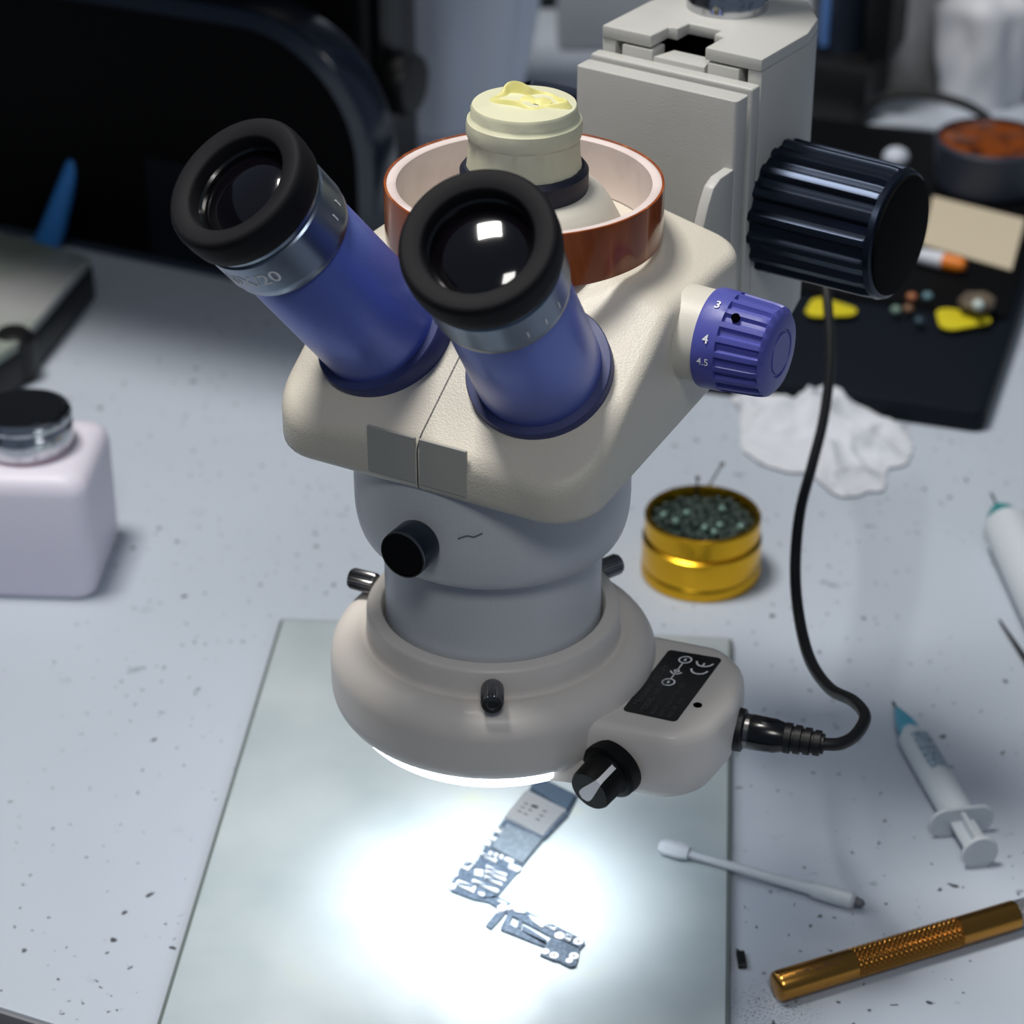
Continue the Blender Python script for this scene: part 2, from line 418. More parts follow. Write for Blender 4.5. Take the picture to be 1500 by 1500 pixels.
cut(bm, (0, -.0372, .1563), Vector((0, .085, -1)).normalized())
bmesh.ops.remove_doubles(bm, verts=bm.verts, dist=1e-5)
bmesh.ops.dissolve_limit(bm, angle_limit=radians(1), verts=bm.verts, edges=bm.edges)
bmesh.ops.recalc_face_normals(bm, faces=bm.faces)
bevel_sharp(bm, .0030, 4, 22)
obj('head_housing', bm, M['head'], ms, ang=50)
for x0, x1 in ((-.0142, -.0006), (.0006, .0138)):
    obj('blank_patch', box(x0, x1, -.03745, -.0366, .1592, .1718, .0001, 1), M['patch'], ms)
# --- zoom barrel and objective barrel
prof = [(.0, .1595), (.0358, .1595)] + [(.0360, .158), (.0360, .140)] + arc(.0360, .140, .0322, .1287, 7, False) + [(.029, .1284), (0, .1284)]
obj('zoom_barrel', lathe(prof, 96), M['barrel'], ms)
obj('objective_barrel', lathe([(0, .130), (.0288, .130), (.0288, .084), (.0280, .083), (0, .083)], 96), M['barrel'], ms)
obj('paint_scratch', tube(spline([(.0098, -.0349, .1452), (.012, -.0341, .1462), (.0135, -.0336, .1461), (.0155, -.0327, .1472)], 4), .00016, 6), mat('scratch', (92, 96, 100), .6), ms)
# --- lock knob on the front of the barrel
kx = .0005
KM = axisM((kx, -.0348, .1433), (0, -1, 0.02))
lk = obj('lock_knob', lathe([(0, 0), (.0035, 0), (.0035, .0035), (.0060, .0035), (.0064, .0042), (.0064, .0104), (.0061, .0110), (0, .0110)], 90,
         lambda t, r, z, i: (r * (1 - .035 * (0.5 + 0.5 * sin(45 * t))) if .004 < z < .0105 and r > .0062 else r, z), MX=KM), M['blackmetal'], ms)
obj('knob_face', lathe([(0, .0112), (.0056, .0112), (.0058, .0109), (0, .0109)], 60, MX=KM), M['blackgloss'], lk)
obj('knob_rim', lathe([(.0058, .0109), (.0058, .0113), (.0062, .0112), (.0062, .0108)], 60, MX=KM, closed=True), M['steel'], lk)

# --- eyepiece tubes and eyepieces
for s in (-1, 1):
    X = axisM(tube_base(s), tube_axis(s))
    tb = obj('eyepiece_tube', lathe([(0, .0006), (.0158, .0006), (.0158, .003), (.0157, .012), (.0153, .0415), (.0150, .0422), (0, .0422)], 96), M['blue'], ms, own=X)
    obj('tube_flange', lathe([(0, -.009), (.0181, -.009), (.0181, .0000), (.0178, .0005), (.0159, .0007), (0, .0008)], 96), M['navy'], tb)
    ep = obj('eyepiece', lathe([(0, .0415), (.0158, .0415), (.0161, .0420), (.0163, .0424), (.0163, .0444), (.0167, .0447), (.0168, .0545), (.0163, .0549), (.0162, .0554),
             (.0167, .0558), (.0169, .0574), (.0160, .0578), (0, .0578)], 120), M['anod'], ms, own=X)
    cup = [(.0170, .0570), (.0178, .0578), (.0181, .0606), (.0181, .0640), (.0179, .0652), (.0174, .0660), (.0166, .0663), (.0133, .0656),
           (.0128, .0653), (.0126, .0646), (.0124, .0604), (.0128, .0590), (.0128, .0570)]
    obj('eyecup', lathe(cup, 120, closed=True), M['rubber'], ep, ang=50)
    obj('lens_holder', lathe([(.0125, .0618), (.0119, .0612), (.0117, .0600), (.0128, .0590)], 80, closed=True), M['blackgloss'], ep)
    obj('eye_lens', lathe([(.0118, .0602), (.0100, .0611), (.0072, .0619), (.0038, .0624), (0, .0626)], 64), M['lens'], ep)
    R = .01684
    def wrap(th0, z0):
        return lambda x, y: Vector((R * cos(th0 + x / R), R * sin(th0 + x / R), z0 + y))
    if s < 0:
        obj('lettering', text_bm('10X/20', .0056, wrap(radians(112), .0493)), M['white'], ep, smooth=False)
        ticks = (207, 221)
    else:
        ticks = (132, 149, 165)
    for k, td in enumerate(ticks):
        t0 = radians(td)
        obj('tick_mark', prism([(-.0002, -.0011), (.0002, -.0011), (.0002, .0011), (-.0002, .0011)], 0, .0001,
            bm=None), M['white'], ep, smooth=False, own=axisM((R * cos(t0), R * sin(t0), .0478), (cos(t0), sin(t0), 0)))

# --- trinocular port
PC = Vector((-.0020, .0202, 0))
T = Matrix.Translation(PC)
obj('port_base', lathe([(0, .200), (.0268, .200), (.0255, .2055), (.0222, .2118), (.0205, .2145), (.0185, .2158), (0, .2162)], 80, MX=T), M['cream_smooth'], ms)
obj('port_collar', lathe([(0, .2155), (.0158, .2155), (.0162, .2165), (.0162, .2210), (.0152, .2222), (0, .2222)], 80, MX=T), mat('dark_collar', (34, 36, 52), .5), ms)

# --- blue magnification knob on the right side
BK = axisM((.0440, .0218, .1858), (1, 0, 0))
obj('knob_boss', lathe([(0, -.001), (.0120, -.001), (.0118, .0062), (0, .0062)], 64, MX=BK), M['cream_smooth'], ms)
fl = flutes(20, .085, .52, .2)
def zk(t, r, z, i):
    k = fl(t)
    if .0062 < z - .0065 < .0172: return r * k, z
    return r, z
kp = [(0, .0065), (.0126, .0065), (.0128, .0072), (.0126, .0125), (.0125, .01275), (.0124, .0131), (.0118, .0215), (.0115, .0232), (.0113, .0237), (.0098, .0249), (.0062, .0253), (.0060, .0249), (.0054, .0249), (.0052, .0253), (0, .0253)]
zb = obj('magnification_knob', lathe(kp, 240, zk), M['violet'], ms, own=BK)
def kwrap(th0, z0, R=.01268):
    # numerals read with their tops away from the housing's front, baseline along the axis
    def fn(x, y):
        z = z0 + x; r = .0131 - (z - .0072) * .0377
        return Vector((r * cos(th0 - y / R), r * sin(th0 - y / R), z))
    return fn
KNOB_T = {'3': 294, '4': 336, '4.5': 362}
for s_, td in KNOB_T.items():
    obj('numeral', text_bm(s_, .0031 if len(s_) < 2 else .0026, kwrap(radians(td), .0100)), M['white'], zb, smooth=False)
t0 = radians(303); R = .0125
obj('set_screw_hole', lathe([(0, -.0005), (.0011, -.0005), (.0011, .0002), (0, .0002)], 24, MX=axisM((R * .985 * cos(t0), R * .985 * sin(t0), .0155), (cos(t0), sin(t0), 0))), M['hole'], zb)

# latex cover stretched over the port
lx = thing('latex_cover', 'pale yellow latex glove piece stretched over the camera port, twisted on top', 'glove', AX + Vector((PC.x * cos(HY) - PC.y * sin(HY), PC.x * sin(HY) + PC.y * cos(HY), .2170)), HY)
def latex_fn(t, r, z, i):
    if i <= 2:
        return r * (1 + .02 * sin(3 * t + 1) + .012 * sin(11 * t)), z + .0018 * sin(2 * t + 2.4) + .0006 * sin(7 * t)
    if i <= 5: return r * (1 + .006 * sin(13 * t + i) + .004 * sin(29 * t)), z
    return r * (1 + .003 * sin(9 * t + i)), z
zc = -.2185
lp = [(.0150, .2196 + zc), (.0155, .2200 + zc), (.0150, .2208 + zc), (.0145, .2232 + zc), (.0140, .2270 + zc), (.0139, .2312 + zc), (.0143, .2317 + zc), (.0145, .2324 + zc), (.0145, .2344 + zc), (.0143, .2357 + zc), (.0135, .2364 + zc), (.0133, .2368 + zc), (.0133, .2388 + zc), (.0129, .2396 + zc), (.0090, .2400 + zc), (0, .2402 + zc)]
obj('stretched_skin', lathe(lp, 120, latex_fn), M['latex'], lx)
# torn, rolled opening of the finger
bm = bmesh.new(); rows = []
for k in range(72):
    t = 2 * pi * k / 72
    rad = .0070 + .0010 * sin(2 * t + .4) + .0009 * sin(5 * t + 1)
    h = .0011 + .0005 * sin(3 * t + 1.0) + .0017 * max(0.0, cos(t - 2.5)) ** 4
    cx, cy = .0008, .0014
    z0 = .2398 + zc
    row = []
    for (dr, dz) in ((.0012, 0), (.0006, .45), (.0002, .9), (-.0001, 1.0), (-.0004, .9), (-.0007, .35), (-.0012, .02)):
        r_ = rad + dr
        row.append(bm.verts.new((cx + 1.15 * r_ * cos(t), cy + .78 * r_ * sin(t), z0 + dz * h)))
    rows.append(row)
for i in range(72):
    a, b = rows[i], rows[(i + 1) % 72]
    for j in range(6): bm.faces.new((a[j], b[j], b[j + 1], a[j + 1]))
obj('twisted_opening', bm, M['latexy'], lx, ang=80)
bm = bmesh.new(); g = []
for i in range(9):
    row = []
    for j in range(9):
        u, v = i / 8 - .5, j / 8 - .5
        row.append(bm.verts.new((.0028 + u * .0072 + .0010 * v, .0016 + v * .0046,   .2400 + zc + .0009 * (1 - 4 * v * v) * (1 - 1.4 * u * u) + .0004 * sin(9 * u))))
    g.append(row)
for i in range(8):
    for j in range(8): bm.faces.new((g[i][j], g[i + 1][j], g[i + 1][j + 1], g[i][j + 1]))
obj('folded_tip', bm, M['latexy'], lx, ang=80)

# roll of amber tape round the port
tz = .2034
tr = thing('tape_roll', 'roll of amber tape on a pale core resting on the microscope head', 'tape', (lx.location.x, lx.location.y, tz), HY)
H_ = .0144
obj('tape_winding', lathe([(.0346, .0004), (.0352, .0004), (.0353, .0010), (.0353, H_ - .0004), (.0352, H_ + .0001), (.0346, H_ + .0001)], 128, closed=True), M['tape'], tr)
obj('paper_core', lathe([(.0322, 0), (.03458, 0), (.03458, H_ - .0002), (.0342, H_), (.0328, H_), (.0322, H_ - .0004)], 128, closed=True), M['core'], tr)

# ================================================================== focus stand
st = thing('focus_stand', 'grey rack focusing block on a chrome post behind the microscope head', 'stand', AX, SY)
zt = .2345
# block body: side walls round a cavity open to the front
hw = .0248
body = [(-hw, .0898), (-.0205, .0898), (-.0205, .1085), (.0205, .1085), (.0205, .0898), (hw, .0898), (hw, .1150), (.0215, .1270), (.0120, .1390), (-.0120, .1390), (-.0215, .1270), (-hw, .1150)]
obj('rack_block', prism(body, .150, zt - .0035, .0004, 2), M['stand'], st)
slab = [(-hw, .0895), (-.0092, .0895), (-.0092, .0985), (-.0062, .0985), (-.0062, .1045), (.0042, .1045), (.0042, .1000), (.0075, .1000), (.0075, .0895),
        (hw, .0895), (hw, .1150), (.0215, .1270), (.0120, .1390), (-.0120, .1390), (-.0215, .1270), (-hw, .1150)]
obj('top_slab', prism(slab, zt - .0035, zt, .0005, 2), M['stand'], st)
obj('cavity_shade', box(-.0203, .0203, .1070, .1084, .150, zt - .0036), M['hole'], st)  # black sheet standing in for the shade deep in the cavity
for s in (-1, 1):
    obj('gib_block', box(min(s * .0085, s * .0182), max(s * .0085, s * .0182), .0893, .0960, .150, zt - .0040, .0004, 2), M['stand'], st)
bm = prism([(-.0252, .0843), (.0252, .0843), (.0252, .0888), (-.0252, .0888)], .150, .2280, .0007, 3)
bm = prism([(-.0080, .0888), (.0080, .0888), (.0060, .0965), (-.0060, .0965)], .150, .2292, .0004, 2, bm=bm)
obj('slide_plate', bm, M['stand'], st)
obj('front_panel', prism(rounded([(-.0249, .0767), (.0249, .0767), (.0249, .0832), (-.0249, .0832)], .0010, 3), .150, .2268, .0010, 3), M['stand'], st)
# cheeks of the bracket that carries the head
ck = [(.0775, .2080), (.0700, .2078), (.0665, .2062), (.0640, .2020), (.0615, .1960), (.0598, .1880), (.0590, .1780), (.0590, .1500), (.0775, .1500)]
for s in (-1, 1):
    bm = prism(ck if s > 0 else [(y, min(z, .196)) for y, z in ck[2:7]] + [(.0590, .15), (.0775, .15), (.0775, .196)], 0, .0032, .0006, 2)
    MXc = Matrix(((0, 0, s, s * .0216), (1, 0, 0, 0), (0, 1, 0, 0), (0, 0, 0, 1)))
    obj('bracket_cheek', bm, M['stand'], st, MX=MXc)
# chrome post
pcx, pcy = -.0045, .1225
bm = lathe([(0, .150), (.0108, .150), (.0108, zt - .001), (.0114, zt - .001), (.0114, zt + .0052), (.0109, zt + .0060), (.0103, zt + .0061), (.0103, .62), (0, .62)], 72, MX=Matrix.Translation((pcx, pcy, 0)))
obj('chrome_post', bm, M['chrome'], st)
# the two focus knobs
flf = flutes(17, .085, .55, .45)
def fk(t, r, z, i):
    if 1 < i < 8: return r * flf(t), z
    return r, z
fp = [(0, 0), (.0186, 0), (.0189, .0012), (.0189, .0020), (.0188, .0026), (.0184, .0330), (.0182, .0348), (.0182, .0354), (.0181, .0358), (.0176, .0372), (.0165, .0378), (0, .0378)]
for s in (1, -1):
    L0 = axisM((s * .0240, .1035, .1885), (s, 0, 0))
    hub = obj('knob_hub', lathe([(0, -.004), (.0150, -.004), (.0150, .0008), (0, .0008)], 72), M['stand'], st, own=L0)
    k = obj('focus_knob', lathe(fp, 272, fk), M['blackmetal'], hub)
    k.matrix_basis = Matrix.Identity(4)
    obj('knob_cap', lathe([(0, .0376), (.0166, .0376), (.0164, .0384), (.0150, .0387), (0, .0387)], 72), mat('matt_black_cap', (7, 7, 8), .8, spec=.1), hub)

# ================================================================== ring light
rl = thing('ring_light', 'grey LED ring light clamped round the barrel with control box', 'lamp', AX + Vector((0, 0, .0)), 0)
prof = [(.0296, .0780), (.0296, .1044), (.0301, .1050), (.0328, .1050), (.0335, .1047), (.0339, .1040), (.0341, .0988), (.0340, .0974), (.0344, .0968), (.0352, .0967), (.0360, .0971)] + \
       arc(.0372, .0970, .0440, .0895, 8) + [(.0440, .0830)] + arc(.0440, .0825, .0402, .0762, 7, False) + [(.0392, .0756), (.0300, .0756)]
obj('ring_housing', lathe(prof, 128, closed=True), M['ring'], rl, ang=44)
obj('led_diffuser', lathe([(.0300, .0760), (.0300, .0728), (.0310, .0712), (.0375, .0712), (.0388, .0728), (.0389, .0760)], 128, closed=True), M['led'], rl)
# control box, lofted through three outlines
BZ = .0905
top = [(.0130, -.0332), (.0478, -.0434), (.0570, -.0385), (.0642, -.0262), (.0676, -.0098), (.0628, .0004), (.0310, .0120), (.0310, .0040), (.0290, -.0115)]
top = rounded(top, [.001, .011, .014, .016, .010, .008, .001, .001, .001], 6)
cxy = Vector((.040, -.018))
def ring_at(scale, z, shift=(0, 0)):
    return [((p[0] - cxy.x) * scale + cxy.x + shift[0], (p[1] - cxy.y) * scale + cxy.y + shift[1], z) for p in top]
levels = [ring_at(.86, BZ), ring_at(.92, BZ - .0003), ring_at(.965, BZ - .0014), ring_at(.99, BZ - .0032), ring_at(1.005, BZ - .0065), ring_at(1.005, BZ - .0105), ring_at(.985, BZ - .0145), ring_at(.945, BZ - .0180), ring_at(.88, BZ - .0208), ring_at(.79, BZ - .0226), ring_at(.68, BZ - .0232)]
bm = bmesh.new(); rows = [[bm.verts.new(p) for p in lv] for lv in levels]
bm.faces.new(rows[0]); bm.faces.new(rows[-1][::-1])
for a, b in zip(rows, rows[1:]):
    for i in range(len(a)): bm.faces.new((a[i], a[(i + 1) % len(a)], b[(i + 1) % len(a)], b[i]))
obj('control_box', bm, M['ring'], rl, ang=60)
obj('end_tab', prism(rounded([(.0120, -.0345), (.0240, -.0375), (.0250, -.0320), (.0130, -.0300)], .001, 2), .0715, .0790, .0006, 2), M['ring'], rl)
# printed label
l0, l1, l2, l3 = [at(*q, BZ).to_2d() - AX.to_2d() for q in ((980, 952), (1059, 965), (990, 1058), (911, 1041))]
lb = obj('label', prism(rounded([tuple(p) for p in (l3, l2, l1, l0)], .0013, 5), BZ - .0001, BZ + .00012), M['blackgloss'], rl, smooth=False)
def lab(u, v):                                   # u along the long side from the bottom, v across from the left, both 0..1
    p = (l3 * (1 - u) + l0 * u) * (1 - v) + (l2 * (1 - u) + l1 * u) * v
    return Vector((p.x, p.y, BZ + .00018))
LL, LW = (l0 - l3).length, (l1 - l0).length
def label_line(s, size, u0, v0, m):
    obj('lettering', text_bm(s, size, lambda x, y: lab(u0 + x / LL, v0 - y / LW), 'LEFT'), m, lb, smooth=False)
label_line('Microscope LED Light', .00225, .12, .155, M['greyprint'])
label_line('MODEL: WK-209', .00225, .03, .335, M['greyprint'])
label_line('A00VDC', .0018, .03, .52, M['greyprint'])
label_line('3005 2700 DC 50V EFFY', .0017, .03, .68, M['greyprint'])
label_line('3005 DC 50V', .0017, .03, .83, M['greyprint'])
def label_arc(u, v, r, a0, a1, wd=.00022, n=24):
    bm = bmesh.new(); prev = None
    for k in range(n + 1):
        t = radians(a0 + (a1 - a0) * k / n)
        pr = [bm.verts.new(lab(u + q * cos(t) / LL, v - q * sin(t) / LW)) for q in (r - wd, r + wd)]
        if prev: bm.faces.new((prev[0], prev[1], pr[1], pr[0]))
        prev = pr
    return bm
def label_bar(u0, v0, u1, v1, wd=.00018):
    a, b = lab(u0, v0), lab(u1, v1); d = (b - a).normalized(); q = Vector((-d.y, d.x, 0)) * wd
    bm = bmesh.new(); bm.faces.new([bm.verts.new(p) for p in (a - q, b - q, b + q, a + q)]); return bm
for u in (.52, .885):
    obj('polarity_mark', merge(label_arc(u, .40, .0016, 0, 360), label_bar(u - .018, .40, u + .018, .40, .0003)), M['white'], lb, smooth=False)
obj('polarity_mark', merge(merge(label_arc(.70, .40, .0015, 100, 260), label_bar(.57, .40, .835, .40)), label_arc(.70, .40, .0004, 0, 360, .0004)), M['white'], lb, smooth=False)
obj('conformity_mark', label_arc(.78, .76, .0022, 95, 265, .00026), M['white'], lb, smooth=False)
obj('conformity_mark', merge(label_arc(.90, .76, .0022, 95, 265, .00026), label_bar(.832, .76, .882, .76, .00024)), M['white'], lb, smooth=False)
ph = at(1022, 1033, BZ) - AX
obj('indicator_hole', lathe([(0, BZ - .0006), (.0012, BZ - .0006), (.0012, BZ + .0001), (0, BZ + .0001)], 24, MX=Matrix.Translation((ph.x, ph.y, 0))), M['hole'], rl)
# thumb screws
flt = flutes(26, .08, .5, .3)
for a_ in (-90, 155, 37):
    d = Vector((cos(radians(a_)), sin(radians(a_)), 0))
    X = axisM(d * .0325 + Vector((0, 0, .1010)), d)
    sc = obj('thumb_screw', lathe([(0, 0), (.0016, 0), (.0016, .0022), (.0024, .0024), (.0028, .0030), (.0030, .0034), (.0030, .0100), (.0026, .0107), (.0014, .0108), (.0012, .0105), (0, .0105)], 104,
             lambda t, r, z, i: (r * flt(t) if .0032 < z < .0102 and r > .0029 else r, z)), M['steel'], rl, own=X)
# dimmer dial
fn_ = Vector((-.60, -.78, -.16)).normalized()
DX = axisM((.0318, -.0378, .0786), fn_)
dl = obj('dimmer_dial', lathe([(0, 0), (.0082, 0), (.0083, .0008), (.0080, .0034), (.0074, .0040), (.0064, .0042), (.0061, .0050), (.0059, .0110), (.0055, .0117), (0, .0117)], 80), mat('dial_black', (9, 9, 10), .5, spec=.25), rl, own=DX)
def dial_pt(a, w, ang0):
    """point on the dial's skin: a along the pointer, from the skirt over the barrel to the face; w sideways"""
    ca, sa = cos(ang0), sin(ang0)
    if a < .0068:  r, z = .00612, .0046 + a
    else: r, z = .0061 - (a - .0068), .01180
    return Vector((r * ca - w * sa, r * sa + w * ca, z))
POINT = radians(-125)
bm = bmesh.new(); prev = None
for k in range(41):
    a = .0172 * k / 40
    wd = .00075 if a < .006 else .00075 + .0011 * min(1, (a - .006) / .008)
    if a > .0154: wd *= sqrt(max(0.0, 1 - ((a - .0154) / .0018) ** 2))
    pr = [bm.verts.new(dial_pt(a, w_, POINT)) for w_ in (-wd, wd)]
    if prev: bm.faces.new((prev[0], prev[1], pr[1], pr[0]))
    prev = pr
obj('pointer', bm, M['white'], dl, ang=40)
# power socket
jd = Vector((.955, -.275, -.01)).normalized()
jp = Vector((.0615, -.0223, .0795))
obj('power_socket', lathe([(0, 0), (.0058, 0), (.0060, .0006), (.0058, .0048), (.0052, .0052), (0, .0052)], 56), M['black'], rl, own=axisM(jp, jd))

# ------------------------------------------------------------------ power cable
pc_ = thing('power_cable', 'black power cable with ribbed plug in the ring light', 'cable', AX + jp, 0)
o_ = AX + jp
pj = jd * .0053
obj('plug_collar', lathe([(0, .0), (.0047, .0), (.0047, .0012), (0, .0012)], 48), M['steel'], pc_, own=axisM(pj, jd))
X = axisM(pj + jd * .0012, jd)
obj('plug_body', lathe([(0, 0), (.0046, 0), (.0048, .0004), (.0046, .0070), (.0038, .0096), (0, .0096)], 48), M['blackgloss'], pc_, own=X)
rp = [(0, .0090)]
z = .0092
for k in range(4):
    r = .0041 - k * .00022
    rp += [(r - .0007, z), (r, z + .0002), (r, z + .0019), (r - .0007, z + .0021), (r - .0007, z + .0028)]; z += .0026
rp += [(.0018, z - .0004), (0, z - .0004)]
obj('strain_relief', lathe(rp, 40), M['black'], pc_, own=X)
end = jd * (.0065 + z) + jp + AX
path = [end - jd * .004, end, atY(1232, 1089, .5285), atY(1254, 1076, .5335), atY(1267, 1050, .542), atY(1250, 1027, .551), atY(1215, 1008, .562), atY(1186, 965, .58), atY(1170, 900, .604), atY(1165, 830, .628), atY(1172, 750, .655), atY(1190, 680, .682),
        atY(1207, 610, .707), atY(1216, 530, .735), atY(1213, 450, .760), atY(1204, 380, .778), atY(1190, 320, .790), atY(1165, 240, .800), atY(1120, 150, .805), atY(1080, 40, .80), atY(1075, -120, .79)]
obj('cord', tube([p - o_ for p in spline(path, 10)], .00172, 14), M['black'], pc_)

# ================================================================== logic board on the plate
def q8(x, y): return at(620 + x / 4.411, 1120 + y / 4.411, PZ)
o_ = q8(560, 700); o_.z = PZ
lbd = thing('logic_board', 'L-shaped blue-grey circuit board lying on the lit plate', 'circuit board', o_)
def bp(pts): return [((q8(x, y) - o_).x, (q8(x, y) - o_).y) for x, y in pts]
bm = prism(bp([(735, 90), (1000, 215), (935, 345), (770, 500), (620, 695), (470, 875), (330, 885), (180, 828), (165, 790), (215, 735), (235, 690), (285, 632), (345, 640), (400, 545), (520, 370), (690, 170)]), 0, .0009)
for P in ([(470, 862), (1040, 1150), (1042, 1172), (1010, 1205), (835, 1128), (545, 975), (420, 900), (330, 885)],
          [(500, 1070), (548, 975), (578, 988), (555, 1045), (800, 1165), (790, 1192), (505, 1080)],
          [(620, 1010), (640, 1022), (628, 1075), (605, 1065)], [(640, 1050), (700, 1085), (800, 1150), (790, 1180), (640, 1095)],
          [(835, 1125), (1010, 1195), (1000, 1265), (985, 1315), (950, 1322), (905, 1300), (880, 1285), (840, 1278), (755, 1242), (800, 1165)],
          [(405, 1052), (468, 975), (535, 965), (500, 1010), (440, 1075)]):
    bm = prism(bp(P), 0, .0009, bm=bm)
obj('board', bm, M['pcb'], lbd, smooth=False)
def comp(name, pts, h, m, bev=.0002, z0=.0009, ): return obj(name, prism(bp(pts), z0, z0 + h, bev, 1), m, lbd)
comp('shield_lid', [(735, 100), (985, 225), (930, 325), (690, 180)], .0012, M['slateshield'])
sh = comp('card_slot', [(665, 195), (925, 325), (775, 490), (525, 370)], .0013, M['shield'])
for x, y in ((665, 290), (645, 314), (623, 340), (720, 305), (690, 332), (662, 358), (785, 340), (765, 368), (740, 393)):
    o2 = comp('slot_hole', [(x - 14, y - 6), (x + 12, y + 2), (x + 14, y + 6), (x - 12, y - 1)] if x != 720 else [(x - 22, y - 8), (x + 22, y + 2), (x + 18, y + 16), (x - 24, y + 4)], .00012, M['hole'], 0, .00219)
    o2.parent = sh
comp('slot_frame', [(880, 330), (935, 345), (780, 510), (770, 490)], .0008, M['pcb'])
comp('processor', [(540, 412), (770, 508), (640, 665), (438, 560)], .0010, M['chip'])
for P in ([(470, 430), (520, 440), (500, 470), (455, 455)], [(425, 480), (490, 500), (480, 520), (420, 505)], [(395, 515), (440, 520), (430, 550), (390, 540)], [(640, 690), (560, 660), (545, 690), (610, 715)],
          [(430, 580), (455, 590), (440, 612), (418, 602)], [(465, 590), (490, 600), (472, 624), (452, 614)], [(500, 602), (525, 612), (508, 636), (486, 626)], [(535, 617), (590, 640), (575, 665), (520, 640)],
          [(330, 700), (390, 705), (385, 745), (330, 740)], [(530, 940), (580, 935), (600, 950), (550, 965)], [(350, 845), (400, 855), (390, 875), (360, 865)], [(570, 942), (665, 975), (655, 985), (590, 975)], [(680, 995), (800, 1040), (770, 1080), (700, 1030)],
          [(485, 895), (545, 920), (535, 930), (480, 905)], [(640, 955), (560, 925), (555, 935), (590, 950)], [(490, 430), (520, 445), (512, 458), (480, 445)]):
    comp('component', P, .0007, M['solder'])
for P in ([(370, 590), (480, 640), (470, 660), (362, 605)], [(410, 675), (545, 735), (535, 750), (402, 690)], [(405, 705), (540, 765), (528, 780), (395, 720)], [(400, 740), (515, 795), (505, 810), (392, 756)], [(320, 765), (490, 835), (478, 855), (310, 782)],
          [(225, 770), (345, 815), (325, 855), (205, 800)], [(245, 690), (300, 645), (340, 660), (290, 710)], [(800, 1045), (862, 1080), (850, 1100), (785, 1065)], [(925, 1120), (965, 1135), (950, 1170), (912, 1150)]):
    c_ = comp('connector', P, .0009, M['solder'])
    cx = sum(p[0] for p in P) / 4; cy = sum(p[1] for p in P) / 4
    i_ = comp('connector_slot', [(cx + (x - cx) * .80, cy + (y - cy) * .45) for x, y in P], .00006, M['pcb'], 0, .00182); i_.parent = c_
for x, y, r in ((880, 1122, 31), (1003, 1160, 31), (790, 1225, 24), (845, 1250, 28), (973, 1254, 30), (943, 1285, 22), (510, 943, 30), (197, 725, 26), (185, 803, 26)):
    p = q8(x, y) - o_; R0 = r / 4.411 / 5.2 / 1000
    obj('screw_pad', lathe([(R0 * .42, .0), (R0, .0), (R0, .0011), (R0 * .42, .0011)], 28, closed=True, MX=Matrix.Translation((p.x, p.y, 0))), M['white'], lbd)

# ================================================================== things on the worktop
# gold tin with dark granules
tp = Vector((.0668, .7440, 0)); TR = .0212
tn = thing('gold_tin', 'round gold tin full of dark green beads right of the barrel', 'tin', tp)
obj('tin_body', lathe([(0, 0), (TR - .0004, 0), (TR, .0006), (TR, .0042), (TR - .0004, .0048), (TR - .0002, .0056), (TR - .0002, .0150), (TR - .0016, .0158), (TR - .0016, .0168), (TR - .0008, .0174), (TR - .0008, .0236), (TR - .0014, .0242), (TR - .0024, .0242), (TR - .0026, .0236), (TR - .0026, .002), (0, .002)], 96), M['gold'], tn)
bm = bmesh.new()
for k in range(330):
    r = (TR - .0044) * sqrt(random.random()); t = random.random() * 2 * pi
    bmesh.ops.create_icosphere(bm, subdivisions=1, radius=random.uniform(.0009, .0016), matrix=Matrix.Translation((tp.x + r * cos(t), tp.y + r * sin(t), .0200 + random.uniform(0, .0018))))
bm2 = lathe([(0, .0022), (TR - .0032, .0022), (TR - .0032, .0203), (0, .0203)], 48, MX=Matrix.Translation(tp)); bm = merge(bm, bm2)
tag(obj('bead_filling', bm, M['green'], ang=80), 'dark green metal beads heaped inside the gold tin', 'beads', kind='stuff')
for k, (x, y) in enumerate(((972, 757), (990, 766), (1006, 754), (1058, 748), (1032, 776), (1046, 782), (1054, 772), (1085, 774))):
    p = at(x, y, .0222)
    lab_ = ['leftmost pale bead on the dark filling of the gold tin', 'pale bead nearest the front left inside the gold tin', 'pale bead behind the front left one in the gold tin', 'single pale bead right of centre, towards the back of the gold tin', 'pale bead at the front middle of the gold tin', 'foremost pale bead in the front cluster of the gold tin', 'pale bead at the right end of the front cluster in the gold tin', 'pale bead nearest the right wall inside the gold tin'][k]
    bm = bmesh.new(); bmesh.ops.create_icosphere(bm, subdivisions=2, radius=.00135, matrix=Matrix.Translation((p.x, p.y, .0228)))
    tag(obj('pale_bead', bm, M['pale_green'], ang=80), lab_, 'bead', 'pale beads in the gold tin')
for (x0, y0, x1, y1, lb_) in ((1020, 728, 1022, 700, 'short thin needle standing at the back of the gold tin'), (1032, 722, 1058, 680, 'long thin needle leaning right at the back of the gold tin')):
    a = at(x0, y0, .021); b = atY(x1, y1, a.y + .001)
    ndl = thing('needle', lb_, 'needle', a, group='needles in the gold tin')
    obj('shaft', tube([(0, 0, 0), b - a], .00035, 8), M['steel'], ndl)
    bm = bmesh.new(); bmesh.ops.create_icosphere(bm, subdivisions=2, radius=.0009, matrix=Matrix.Translation(b - a)); obj('head', bm, M['steel'], ndl)

